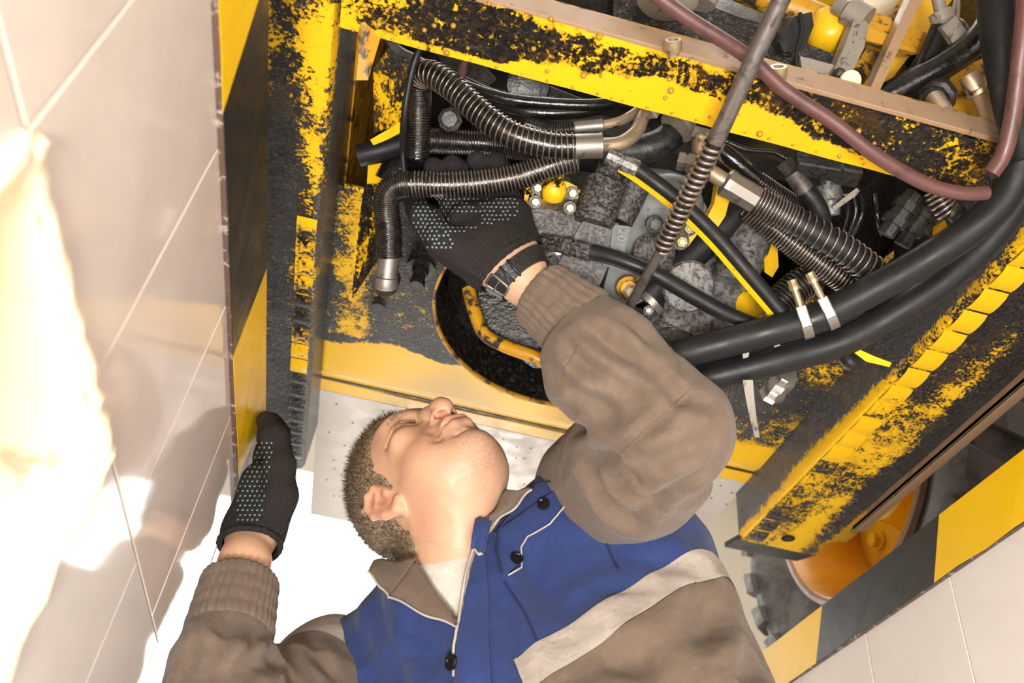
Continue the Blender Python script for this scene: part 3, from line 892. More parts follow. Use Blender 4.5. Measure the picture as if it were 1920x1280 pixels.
obj('keyhole', lathe(PZ(709, 578, ZP - .0015), (0, 0, 1), [(0, .012), (.004, .012), (.004, .001)], 18), MT['hblack'], rp, 'dark slot below the hose fitting')

# ---- engine mass: dark castings filling the opening
eng = obj('engine_block', join(
    box((-.02, .80, .50), (.62, 1.30, .95), .02), box((.02, .95, .36), (.40, 1.25, .62), .03),
    box((-.15, .62, .56), (.02, 1.2, .95), .02), box((.60, .70, .44), (.74, 1.3, .95), .02),
    box((.0, .64, .62), (.5, .80, .95), .02)), MT['castdark'], veh, 'dark greasy engine castings deep in the bay', flat=True)
obj('firewall', box((-.16, 1.30, .29), (.70, 1.32, 1.0)), MT['oil'], veh, 'dark rear bulkhead of the engine bay', flat=True)
obj('bay_side', box((-.176, .45, ZR + .15), (-.168, 1.3, 1.0)), MT['yellow_old'], veh, 'stained yellow side panel of the engine bay', flat=True)
obj('bay_side', box((.745, .42, ZR + .2), (.753, 1.3, 1.0)), MT['oil'], veh, flat=True)
obj('hood', join(box((-.17, .78, .97), (.75, 1.3, .98)), box((.44, .52, .97), (.75, .80, .98))), MT['yellow'], veh, 'yellow hood panel above the engine', flat=True)

# ---- hydraulic hoses wrapped in wire spiral
def hose(name, pts, r, mat, label=None, n=70, segs=16, wav=None):
    path = catmull(pts, n)
    rr = np.full(n, r)
    if wav: rr = rr * (1 + wav * rng.standard_normal(n))
    return obj(name, tube(path, rr, segs), MT[mat], veh, label, smooth=60), path
def wrap(par, path, R, pitch, wr=.0012, mat='wire', i0=0, i1=None, jitter=.0):
    return obj('wire_wrap', helix(path[i0:i1], R + wr * .6, wr, pitch, 6, 14, jitter), MT[mat], par, smooth=80)
def ferrule(par, a, b, r, mat='steel', mid=None):
    a = np.asarray(a); b = np.asarray(b); d = b - a; Ln = np.linalg.norm(d)
    return obj('ferrule', lathe(a, d, [(0, r * .93), (Ln * .04, r), (Ln * .86, r), (Ln * .90, r * 1.04), (Ln * .97, r * 1.04), (Ln, r * .9)], 14), MT[mat], par, smooth=30)
def pipe(par, pts, r, mat='brass', n=24, name='bent_pipe'):
    return obj(name, tube(catmull(pts, n), r, 14), MT[mat], par, smooth=60)

# A: fat hose from the upper left, running to the silver ferrule
h, pa = hose('spiral_hose', PP((782, 300, 1.11), (785, 200, 1.10), (786, 152, 1.075), (806, 138, 1.05), (850, 165, 1.035), (905, 215, 1.025), (960, 252, 1.02), (1030, 272, 1.02), (1078, 275, 1.02)), .0150, 'rubberwet', 'thick hose in open steel spiral running to a bright ferrule', n=110)
wrap(h, pa, .0152, .0068, .0011, 'wire', 34, None)
wrap(h, pa, .0152, .0036, .0011, 'wiredark', 0, 34)
ferrule(h, P(1076, 275, 1.02), P(1130, 273, 1.02), .0150)
pipe(h, PP((1128, 274, 1.02), (1165, 268, 1.025), (1192, 248, 1.035), (1204, 222, 1.05), (1218, 196, 1.07)), .0088)
obj('pipe_block', obox(P(1222, 196, 1.06), frame_of(P(1222, 196, 1.06) - P(1204, 226, 1.05)), (.012, .010, .014), .002), MT['bracket'], h, flat=True)
# A2: slim spring-wrapped hose behind it
h, pa = hose('spiral_hose', PP((985, 232, 1.07), (1020, 243, 1.07), (1052, 244, 1.065), (1078, 240, 1.06)), .0085, 'rubberwet', 'slim oily hose in tight spring wrap with a short ferrule', n=30)
wrap(h, pa, .0087, .0034, .0010, 'wiredark')
ferrule(h, P(1076, 240, 1.06), P(1131, 235, 1.06), .0085)
pipe(h, PP((1129, 235, 1.06), (1165, 226, 1.065), (1195, 208, 1.075), (1212, 185, 1.09)), .0062)
# B: horizontal dark hose
h, pa = hose('spiral_hose', PP((768, 272, 1.12), (800, 264, 1.125), (860, 266, 1.135), (930, 270, 1.135), (1000, 280, 1.115), (1062, 292, 1.085)), .0150, 'rubberwet', 'dark oily spiral hose running level behind the thick one', n=70)
wrap(h, pa, .0152, .0040, .0012, 'wiredark')
# C: hose held by the worker, with elbow down to a silver ferrule
h, hoseC = hose('spiral_hose', PP((1082, 296, 1.055), (1035, 310, 1.055), (975, 330, 1.058), (905, 342, 1.058), (835, 346, 1.056), (778, 345, 1.056), (744, 348, 1.056), (726, 364, 1.060), (724, 392, 1.066), (729, 430, 1.072), (730, 482, 1.08)), .0148, 'rubberwet', 'oily spiral hose gripped by the gloved hand, bending down to a silver ferrule', n=130)
wrap(h, hoseC, .0150, .0046, .0011, 'wire', 0, 84)
wrap(h, hoseC, .0150, .0026, .0010, 'wiredark', 84, None)
ferrule(h, P(730, 480, 1.08), P(725, 520, 1.086), .0135)
obj('swivel_nut', join(lathe(P(725, 518, 1.086), P(723, 545, 1.09) - P(725, 518, 1.086), [(0, .011), (.002, .0145), (.009, .0155), (.015, .0145), (.018, .008)], 16)), MT['steel'], h, smooth=40)
obj('swivel_nut', lathe(P(724, 540, 1.09), (0.1, .3, 1), [(-.004, .011), (.004, .013), (.03, .012)], 14), MT['castdark'], h, smooth=40)
# D: vertical corrugated hose behind
h, pa = hose('spiral_hose', PP((772, 250, 1.16), (770, 300, 1.165), (768, 345, 1.17), (765, 380, 1.175)), .0165, 'rubberwet', 'upright dark corrugated hose behind the gripped one', n=40)
wrap(h, pa, .0166, .0034, .0011, 'wiredark')
# side branch at the rail
hose('rubber_hose', PP((672, 292, 1.12), (720, 280, 1.12), (775, 262, 1.13)), .0145, 'rubber', 'short plain rubber hose entering beside the rail')
hose('thin_cable', PP((792, 78, .985), (776, 120, .99), (765, 170, 1.0), (757, 230, 1.015), (756, 280, 1.05), (759, 318, 1.10), (762, 335, 1.135)), .0042, 'rubber', 'thin black cable hanging over the hoses', segs=10)
hose('rubber_hose', PP((730, 345, 1.14), (745, 320, 1.14), (768, 300, 1.15), (780, 270, 1.17)), .022, 'rubberwet', 'wide black hose elbow behind the gripped hose')
for pts, r, lb in (([(800, 125, 1.09), (870, 160, 1.08), (950, 185, 1.07), (1040, 195, 1.07), (1120, 196, 1.07), (1165, 188, 1.08)], .0075, 'black tube curving under the crossmember'),
                   ([(870, 160, 1.1), (940, 196, 1.09), (1000, 210, 1.08), (1080, 210, 1.08), (1150, 196, 1.09)], .0085, 'second black tube below the first one'),
                   ([(780, 112, 1.12), (850, 138, 1.12), (940, 176, 1.11), (1040, 188, 1.1)], .0035, 'thin bright tube above the black ones')):
    hose('rubber_hose', PP(*pts), r, 'rubberwet', lb, segs=12)
hose('thin_cable', PP((724, 66, 1.0), (745, 92, 1.02), (775, 108, 1.05), (810, 126, 1.08)), .0052, 'darksteel', 'bent steel tube in the corner of rail and crossmember', segs=10)
obj('stud', rod(P(874, 106, 1.03), P(862, 152, 1.05), .0055), MT['redhose'], veh, 'short brown stud hanging under the crossmember')

# rod with bellows spring in the foreground
r0, r1, r2, r3 = P(1478, -30, .80), P(1340, 268, .885), P(1240, 468, .965), P(1176, 582, 1.03)
ctl = obj('control_rod', rod(r0, r1, .0088, .0092, 18), MT['darksteel'], veh, 'long dark control rod with a ribbed spring sleeve')
cc = catmull([r1, r2], 130)
ii = np.arange(130)
obj('rod_sleeve', tube(cc, .0078 + 0 * ii, 16), MT['rubberwet'], ctl, smooth=60)
obj('sleeve_spring', helix(cc, .0092, .0022, .0072, 8, 18), MT['wire'], ctl, smooth=80)
obj('rod_end', join(rod(r2, r3, .0058, .0058, 14), lathe(r3, r3 - r2, [(0, .0062), (.004, .0062)], 14)), MT['darksteel'], ctl)

# red-brown hose crossing the crossmember
hose('red_hose', PP((1215, -20, .86), (1290, 35, .87), (1400, 105, .885), (1470, 168, .895), (1560, 228, .90), (1640, 290, .905), (1730, 342, .915), (1800, 362, .92), (1850, 362, .925)), .0076, 'redhose', 'red-brown rubber hose lying across the crossmember', n=90, segs=14)
hose('red_hose', PP((1858, 326, .92), (1882, 288, .915), (1898, 225, .905), (1908, 150, .895), (1918, 60, .885), (1926, -30, .88)), .0088, 'redhose', 'red-brown hose rising beside the large black hose', n=50, segs=14)

# big black hoses sweeping round the right
h1, pb1 = hose('large_rubber_hose', PP((1262, 668, 1.03), (1330, 650, 1.025), (1430, 624, 1.015), (1530, 596, 1.0), (1620, 552, .985), (1730, 490, .97), (1820, 430, .955), (1890, 360, .945), (1925, 250, .935), (1935, 120, .93)), .0180, 'rubber', 'upper large black hose with two screw clamps', n=100, segs=22, wav=.004)
h2, pb2 = hose('large_rubber_hose', PP((1290, 716, 1.05), (1360, 700, 1.045), (1470, 672, 1.035), (1580, 640, 1.025), (1690, 580, 1.01), (1790, 510, 1.0), (1870, 430, .99), (1935, 330, .98)), .0178, 'rubber', 'lower large black hose curving past the pressed pads', n=90, segs=22, wav=.004)
for (u0, v0, du) in ((1512, 604, 0), (1552, 592, 1)):
    i = np.argmin([np.linalg.norm(q - P(u0, v0, 1.0)) for q in pb1])
    T, X, Y = frames(pb1)
    c = pb1[i]; t = T[i]
    cl = obj('hose_clamp', lathe(c - t * .0055, t, [(0, .0184), (0, .0205), (.011, .0205), (.011, .0184)], 26), MT['steel'], h1, 'bright worm-drive clamp', smooth=30)
    vdir = CAM - c; vdir -= t * (vdir @ t); vdir /= np.linalg.norm(vdir)
    up = np.cross(t, vdir); up = up if up[2] > 0 else -up
    k = c + vdir * .019 + up * .010
    obj('clamp_housing', obox(k - up * .004, np.array([t, up, vdir]), (.0062, .013, .0045), .0012), MT['steel'], cl, flat=True)
    obj('clamp_screw', join(rod(k + up * .006, k + up * .030, .0042, .0042, 12), lathe(k + up * .028, up, [(0, .0058), (.004, .0062), (.006, .0055), (.012, .0055), (.0125, .004)], 8)), MT['boltgold'], cl, smooth=30)
hose('rubber_hose', PP((1862, -40, .95), (1872, 60, .94), (1888, 150, .935), (1906, 230, .93), (1925, 300, .925)), .019, 'rubber', 'wide black hose hanging straight down beside the red-brown one', segs=20)
hose('rubber_hose', PP((1560, 220, 1.06), (1640, 190, 1.05), (1720, 150, 1.04), (1790, 110, 1.03), (1845, 62, 1.02), (1880, -10, 1.02)), .0165, 'rubberwet', 'shiny black hose slanting up above the crossmember', segs=20)

# E: spiral hose with long hexagonal ferrule at the right
h, pa = hose('spiral_hose', PP((1418, 376, 1.03), (1470, 405, 1.03), (1530, 438, 1.03), (1590, 474, 1.032), (1640, 512, 1.04)), .0165, 'rubber', 'hose in wide steel spiral with a long pale ferrule', n=70)
wrap(h, pa, .0168, .0042, .0012, 'wire', 0, 22); wrap(h, pa, .0176, .0092, .0013, 'wire', 20, None, 1.2)
a, b2 = P(1420, 377, 1.03), P(1362, 342, 1.03)
obj('ferrule', lathe(a, b2 - a, [(-.004, .0150), (.003, .0168), (.034, .0168), (.037, .0176), (.044, .0176), (.047, .0135)], 9), MT['steel'], h, smooth=25)
pipe(h, PP((1364, 343, 1.03), (1345, 331, 1.032), (1322, 316, 1.036), (1302, 306, 1.04)), .0098)
obj('pipe_nut', join(lathe(P(1304, 307, 1.04), P(1268, 300, 1.045) - P(1304, 307, 1.04), [(0, .013), (.010, .013), (.010, .0105), (.013, .0105), (.013, .0125), (.021, .0125)], 6)), MT['steel'], h, flat=True)
# F: tight spring hose below it
h, pa = hose('spiral_hose', PP((1405, 388, 1.07), (1455, 430, 1.07), (1510, 472, 1.07), (1570, 515, 1.07), (1612, 545, 1.08)), .0150, 'rubberwet', 'hose in tight coil spring under the pale ferrule', n=70)
wrap(h, pa, .0155, .0042, .0015, 'wire')
# G: black corrugated sleeve
h, pa = hose('corrugated_sleeve', PP((1530, 520, 1.1), (1500, 535, 1.1), (1470, 560, 1.1), (1448, 582, 1.1)), .0195, 'rubber', 'black corrugated rubber sleeve above the clamps', n=40)
wrap(h, pa, .0196, .0052, .0017, 'wiredark')
h, pa = hose('spiral_hose', PP((1330, 262, 1.09), (1375, 300, 1.085), (1420, 338, 1.09), (1470, 372, 1.10), (1530, 410, 1.11)), .0105, 'rubberwet', 'dark slim spiral hose above the pale ferrule', n=50)
wrap(h, pa, .0107, .0038, .0012, 'wiredark', 22, None)
ferrule(h, P(1400, 322, 1.088), P(1345, 276, 1.088), .0115, 'brass')
# elbow hose with ferrule at 1490,340
h, pa = hose('rubber_hose', PP((1508, 356, 1.06), (1526, 376, 1.06), (1540, 405, 1.065), (1545, 440, 1.08)), .0112, 'rubber', 'short black elbow hose with dark crimped ferrule')
ferrule(h, P(1510, 358, 1.06), P(1484, 322, 1.055), .0115, 'darksteel')
obj('hose_nut', lathe(P(1484, 322, 1.055), P(1470, 306, 1.055) - P(1484, 322, 1.055), [(0, .012), (.016, .012)], 6), MT['castdark'], h, flat=True)
# black hose with a yellow strip, running down right to the clamps
yh, pa = hose('striped_hose', PP((1170, 302, 1.02), (1210, 328, 1.02), (1275, 378, 1.02), (1340, 440, 1.02), (1410, 520, 1.02), (1470, 590, 1.02)), .0092, 'rubber', 'black hose with a yellow backing strip crossing to the clamps', n=60)
T, X, Y = frames(pa)
sv = []
for i in range(60):
    tow = CAM - pa[i]; tow -= T[i] * (tow @ T[i]); tow /= np.linalg.norm(tow)
    sd = np.cross(T[i], tow); sd = sd if (sd @ DOWN) > 0 else -sd
    c = pa[i] + sd * .0098 + tow * .002
    sv += [c + tow * .003, c + sd * .0042, c - tow * .004, c - sd * .0042]
sf = []
for i in range(59):
    for j in range(4): k = (j + 1) % 4; sf.append([i * 4 + j, i * 4 + k, i * 4 + 4 + k, i * 4 + 4 + j])
obj('yellow_strip', (np.array(sv), sf), MT['yellow'], yh, 'worn yellow strip', smooth=30)
a, b2 = P(1196, 318, 1.02), P(1132, 288, 1.02)
obj('ferrule', lathe(a, b2 - a, [(0, .0092), (.002, .0108), (.020, .0108), (.0205, .0090), (.024, .0090), (.0245, .0105), (.040, .0105), (.042, .006)], 10), MT['alu'], yh, smooth=30)
# lower black tube from the greasy fitting
h, pa = hose('rubber_hose', PP((1108, 472, 1.065), (1160, 486, 1.055), (1225, 512, 1.05), (1300, 555, 1.05), (1360, 588, 1.05), (1420, 612, 1.05)), .0100, 'rubber', 'black tube running from the greasy fitting beside the wrist')
obj('fitting', join(rod(P(1016, 452, 1.095), P(1060, 460, 1.075), .0105), lathe(P(1058, 460, 1.075), P(1110, 474, 1.065) - P(1058, 460, 1.075), [(0, .012), (.010, .012), (.010, .0095), (.014, .0095), (.014, .011), (.036, .011)], 8)), MT['cast'], h, smooth=30)
hose('rubber_hose', PP((1395, 392, 1.12), (1350, 430, 1.12), (1290, 485, 1.12), (1235, 535, 1.12), (1205, 566, 1.12)), .0200, 'rubber', 'broad black hose slanting behind the rod', segs=20)
obj('hose_clamp', lathe(P(1222, 562, 1.118), P(1200, 572, 1.12) - P(1240, 532, 1.12), [(0, .0195), (0, .0218), (.009, .0218), (.009, .0195)], 22), MT['steel'], veh, 'bright clamp at the lower end of the broad hose', smooth=30)
hose('rubber_hose', PP((1125, 285, 1.09), (1180, 284, 1.09), (1235, 270, 1.09), (1275, 236, 1.10), (1290, 205, 1.1)), .0185, 'castdark', 'dark oil pipe elbow beneath the crossmember', segs=18)
ec = obj('pipe_clamp', lathe(P(1268, 240, 1.075), P(1290, 215, 1.08) - P(1268, 240, 1.075), [(0, .021), (0, .0235), (.012, .0235), (.012, .021)], 22), MT['bracket'], veh, 'pale band clamp with cross-head screw', smooth=30)
obj('clamp_ear', obox(P(1315, 250, 1.05), np.eye(3), (.012, .006, .006), .002), MT['bracket'], ec, flat=True)
obj('clamp_screw', lathe(P(1314, 256, 1.045), CAM - P(1314, 256, 1.045), [(0, .006), (.004, .006), (.006, .003)], 14), MT['boltgold'], ec)
pipe(ec, PP((1312, 262, 1.06), (1312, 290, 1.06), (1322, 318, 1.058)), .0100)

# ---- pump housings and castings
def casting(name, label, *parts, mat='cast', smooth=35):
    return obj(name, join(*parts), MT[mat], veh, label, smooth=smooth)
def bolt(par, u, v, w, d=None, r=.0075, h=.010, mat='boltgold', lab=None):
    p = P(u, v, w)
    d = (CAM - p) if d is None else np.asarray(d, float)
    d = d / np.linalg.norm(d)
    g, mi = bolt_geo(p, d, r, h, 1.45, rng.random())
    return obj('bolt', g, [MT[mat], MT['castdark']], par, lab, smooth=25, mids=mi)
# pump body under the hand, left
pump = casting('hydraulic_pump', 'greasy grey pump with a yellow four-bolt flange', prism(PP((985, 395, 1.10), (1030, 368, 1.10), (1085, 372, 1.10), (1096, 430, 1.10), (1088, 505, 1.10), (1040, 545, 1.10), (985, 520, 1.10), (965, 450, 1.10)), (0, .08, .14)))
dfl = np.array((-.05, -.62, -.78)); dfl /= np.linalg.norm(dfl)
fl = prism(PP((985, 352, 1.10), (1000, 336, 1.10), (1062, 340, 1.10), (1088, 352, 1.10), (1086, 385, 1.10), (1062, 402, 1.10), (1030, 392, 1.10), (1000, 392, 1.10), (982, 378, 1.10)), -dfl * .018)
V = fl[0]
nfl = obj('flange', fl, MT['paint'], pump, 'yellow oil-stained four-bolt flange', smooth=25, attr={'grime': .55 + .3 * vnoise(V, 60)})
fn = lathe(P(1035, 372, 1.088), P(1048, 300, 1.07) - P(1035, 372, 1.088), [(-.006, .004), (-.002, .014), (.012, .0175), (.020, .0135), (.026, .0105), (.062, .0105)], 18)
obj('flange_neck', fn, MT['paint'], pump, 'yellow outlet neck', smooth=60, attr={'grime': .42 + .3 * vnoise(fn[0], 70)})
for u, v in ((1008, 352), (1004, 378), (1073, 362), (1068, 389)): bolt(pump, u, v, 1.088, dfl, .0058, .011)
# upright cylinder
ca, cb = P(1148, 300, 1.10), P(1112, 420, 1.09)
d = cb - ca; Lc = np.linalg.norm(d)
casting('canister', 'upright greasy canister next to the yellow flange', lathe(ca, d, [(-.01, .0165), (.028, .0175), (.028, .022), (.032, .0265), (Lc * .78, .0275), (Lc * .80, .0255), (Lc * .90, .0255), (Lc * .92, .0275), (Lc, .024)], 26), lathe(ca - d / Lc * .012, d, [(0, .015), (.02, .0165)], 8), smooth=40)
casting('valve_block', 'grey valve block below the canister, crusted with grease', prism(PP((1092, 415, 1.09), (1160, 418, 1.09), (1140, 500, 1.09), (1118, 548, 1.095), (1085, 555, 1.10), (1030, 520, 1.09), (1062, 470, 1.09)), (.01, .08, .12)))
casting('relief_valve', 'dark greasy plug behind the canister', rod(P(1190, 345, 1.12), P(1160, 415, 1.12), .022, .019, 18), lathe(P(1192, 340, 1.12), P(1196, 330, 1.12) - P(1192, 340, 1.12), [(0, .022), (.003, .018)], 18))
# ring beside the wrist
casting('sealing_ring', 'dark grease-covered ring beside the wrist strap', lathe(P(1005, 442, 1.115), dfl, [(0, .034), (.006, .034), (.010, .030), (.010, .024), (.004, .022)], 26), mat='castdark')
bolt(pump, 1035, 489, 1.10, dfl, .0085, .011, 'cast')
bolt(pump, 1046, 470, 1.105, dfl, .006, .010, 'brass')
# smooth grey gear housing
gh = casting('gear_housing', 'smooth grey cast gear housing behind the ribbed rod', prism(PP((1188, 380, 1.13), (1235, 330, 1.14), (1300, 335, 1.14), (1330, 400, 1.13), (1290, 500, 1.12), (1215, 560, 1.11), (1150, 590, 1.10), (1132, 540, 1.10), (1150, 470, 1.11)), (0, .09, .13)), mat='greypaint')
obj('boss', lathe(P(1250, 395, 1.15), dfl, [(0, .05), (.018, .047), (.026, .036), (.030, .012)], 28), MT['greypaint'], gh, smooth=60)
obj('rib', prism(PP((1150, 420, 1.09), (1182, 425, 1.09), (1165, 505, 1.085), (1140, 500, 1.085)), -dfl * .04), MT['greypaint'], gh, flat=True)
obj('grease_patch', lathe(P(1225, 478, 1.095), dfl, [(0, .028), (.004, .024), (.006, .010)], 22), MT['cast'], gh, smooth=60)
for u, v in ((1198, 330), (1302, 322), (1228, 420)): bolt(gh, u, v, 1.10, dfl, .008, .008, 'greypaint')
tx = bpy.data.curves.new('cast_number', 'FONT'); tx.body = '2015'; tx.size = .016; tx.extrude = .0009; tx.align_x = 'CENTER'; tx.align_y = 'CENTER'
to = bpy.data.objects.new('cast_number', tx); COL.objects.link(to)
to.data.materials.append(MT['greypaint'])
pos = P(1163, 452, 1.084)
zax = Vector(dfl); xax = Vector(P(1160, 480, 1.084) - P(1168, 425, 1.084)).normalized(); xax = (xax - zax * xax.dot(zax)).normalized(); yax = zax.cross(xax)
to.parent = gh; to.matrix_parent_inverse = Matrix.Translation(-Vector(ORIGIN[gh.name]))
to.matrix_basis = Matrix(((xax[0], yax[0], zax[0], pos[0]), (xax[1], yax[1], zax[1], pos[1]), (xax[2], yax[2], zax[2], pos[2]), (0, 0, 0, 1)))
to = text_mesh(to)
to['label'] = 'raised number cast into the grey rib'
# yellow bracket with two bolts right of the rod
def yplate(name, pts, th=.006, par=None, label=None, gb=.22, sc_=60):
    g = prism(PP(*pts), dfl * -th)
    return obj(name, g, MT['paint'], par or veh, label, smooth=25, attr={'grime': gb + .25 * vnoise(g[0], sc_)})
yb1 = yplate('yellow_bracket', [(1265, 440, 1.09), (1300, 388, 1.09), (1325, 402, 1.09), (1318, 425, 1.09), (1290, 462, 1.09)], label='yellow bracket with two zinc bolts behind the striped hose')
bolt(yb1, 1290, 427, 1.083, dfl, .0078, .012); bolt(yb1, 1276, 452, 1.083, dfl, .0078, .012)
yplate('yellow_arm', [(1345, 345, 1.10), (1372, 358, 1.10), (1360, 405, 1.10), (1342, 432, 1.10), (1324, 412, 1.10), (1340, 380, 1.10)], .02, label='curved yellow arm below the pale ferrule')
# aluminium filter / cylinder at 1400,430
casting('filter_canister', 'oily aluminium canister under the coil springs', lathe(P(1420, 400, 1.13), P(1378, 520, 1.12) - P(1420, 400, 1.13), [(0, .028), (.02, .030), (.05, .030), (.052, .0275), (.06, .0275), (.062, .0295), (.10, .029)], 26), mat='alu')
casting('aluminium_housing', 'pale aluminium housing above the lower black tube', prism(PP((1248, 560, 1.13), (1300, 500, 1.14), (1370, 470, 1.15), (1400, 520, 1.14), (1372, 585, 1.13), (1330, 640, 1.12), (1240, 600, 1.12)), (0, .06, .10)), mat='alu')
obj('port_cover', lathe(P(1288, 535, 1.11), dfl, [(0, .034), (.010, .034), (.013, .031)], 28), MT['alu'], veh, 'round pale port cover in the aluminium housing', smooth=30)
casting('dark_pan', 'black greasy pan above the forearm', prism(PP((1130, 560, 1.14), (1230, 585, 1.14), (1350, 640, 1.12), (1330, 700, 1.12), (1180, 690, 1.12), (1080, 620, 1.14)), (0, .05, .09)), mat='oil')
yplate('yellow_guard', [(1380, 560, 1.15), (1420, 520, 1.16), (1450, 560, 1.15), (1420, 600, 1.14), (1380, 595, 1.14)], label='stained yellow plate showing between the hoses', gb=.40)
yplate('link_plate', [(1432, 462, 1.15), (1456, 440, 1.15), (1460, 500, 1.14), (1448, 520, 1.14), (1434, 510, 1.14)], label='small yellow link plate between the hoses', gb=.35)
# eye bolt, yellow plug near the rod end
obj('drain_plug', join(lathe(P(1178, 540, 1.08), dfl, [(0, .016), (.008, .016), (.010, .012), (.006, .010)], 20)), MT['yellow_old'], veh, 'yellow ring plug above the rod end', smooth=30)
obj('drain_plug', lathe(P(1180, 545, 1.085), dfl, [(0, .010), (.014, .010), (.016, .006)], 6), MT['boltgold'], veh, 'brass plug inside the yellow ring', flat=True)
bolt(veh, 1216, 582, 1.06, None, .0045, .004, 'steel', 'tiny bright screw near the rod end')

# ---- right end of the bay: sensors, cable bundle, dark fittings
casting('connector_plug', 'grey electrical connector under the crossmember', obox(P(1545, 315, 1.05), np.array(frame_of(P(1600, 325, 1.05) - P(1500, 308, 1.05)))[[2, 0, 1]], (.036, .010, .012), .002), obox(P(1590, 322, 1.05), np.array(frame_of(P(1600, 325, 1.05) - P(1500, 308, 1.05)))[[2, 0, 1]], (.014, .013, .014), .003), mat='castdark', smooth=25)
hose('thin_cable', PP((1355, 262, 1.05), (1400, 280, 1.05), (1450, 285, 1.05), (1480, 300, 1.05), (1516, 312, 1.05)), .0030, 'rubberwet', 'thin black cable running into the grey connector', segs=8)
casting('sensor_body', 'oily metal sensor below the connector', lathe(P(1552, 330, 1.09), P(1558, 395, 1.09) - P(1552, 330, 1.09), [(0, .010), (.012, .010), (.012, .016), (.03, .016), (.032, .012), (.05, .011)], 16), mat='alu')
obj('metal_tag', prism(PP((1560, 388, 1.06), (1606, 352, 1.06), (1612, 358, 1.06), (1606, 366, 1.06), (1566, 394, 1.06)), (.001, .001, .002)), MT['bracket'], veh, 'small bent metal tag among the cables', flat=True)
for i, (x0, x1) in enumerate(((1585, 1578), (1600, 1590), (1612, 1598), (1640, 1655))):
    hose('thin_cable', PP((x0, 365, 1.09 + i * .01), (x0 + 4, 400, 1.1), (x1, 440, 1.11)), .0040, 'rubberwet', ('cable nearest the oily sensor in the dark bundle', 'second cable of the dark bundle', 'third cable of the dark bundle', 'cable at the outer end of the dark bundle')[i], segs=8)
for i, (a, b2, r) in enumerate((((1660, 440, 1.08), (1715, 362, 1.07), .014), ((1690, 460, 1.09), (1750, 370, 1.08), .013), ((1730, 430, 1.10), (1790, 380, 1.09), .015))):
    p, q = P(*a), P(*b2); d = q - p; Ld = np.linalg.norm(d)
    casting('hydraulic_fitting', ('dark hydraulic fitting nearest the cable bundle', 'dark hydraulic fitting in the middle of its row', 'dark hydraulic fitting nearest the coil-spring shackle')[i], lathe(p, d, [(0, r * .8), (Ld * .25, r * .8), (Ld * .25, r * 1.15), (Ld * .42, r * 1.15), (Ld * .42, r * .9), (Ld * .60, r * .9), (Ld * .60, r * 1.15), (Ld * .78, r * 1.15), (Ld * .78, r * .85), (Ld, r * .85)], 8), mat='castdark', smooth=20)
sp = catmull(PP((1752, 350, 1.02), (1765, 380, 1.02), (1780, 402, 1.02)), 20)
spr = obj('shackle', join(rod(sp[0], sp[-1], .006), rod(P(1776, 405, 1.02), P(1802, 400, 1.02), .008), lathe(P(1790, 402, 1.015), dfl, [(0, .010), (.010, .010), (.012, .006)], 14)), MT['castdark'], veh, 'small coil-spring shackle below the red-brown hose')
obj('coil_spring', helix(sp, .0125, .0020, .0058, 7, 16), MT['wire'], spr, smooth=80)
yplate('yellow_lug', [(1755, 425, 1.06), (1772, 412, 1.06), (1778, 428, 1.06), (1766, 448, 1.06), (1752, 445, 1.06)], label='small yellow lug beside the coil-spring shackle', gb=.35)
lb = obj('label_plate', prism(PP((1652, 490, 1.06), (1676, 470, 1.06), (1676, 482, 1.06), (1655, 500, 1.06)), (.001, .001, .002)), MT['yellow'], veh, 'small yellow label with black digits between the hoses', flat=True)
tx2 = bpy.data.curves.new('label_digits', 'FONT'); tx2.body = '0 31'; tx2.size = .010; tx2.extrude = .0003; tx2.align_x = 'CENTER'; tx2.align_y = 'CENTER'
t2 = bpy.data.objects.new('label_digits', tx2); COL.objects.link(t2); tx2.materials.append(MT['hblack'])
pos = P(1665, 485, 1.058); zz = Vector(CAM - pos).normalized(); xx = Vector(P(1676, 476, 1.06) - P(1654, 495, 1.06)); xx = (xx - zz * xx.dot(zz)).normalized(); yy = zz.cross(xx)
t2.parent = lb; t2.matrix_parent_inverse = Matrix.Translation(-Vector(ORIGIN[lb.name]))
t2.matrix_basis = Matrix(((xx[0], yy[0], zz[0], pos[0]), (xx[1], yy[1], zz[1], pos[1]), (xx[2], yy[2], zz[2], pos[2]), (0, 0, 0, 1)))

text_mesh(t2)
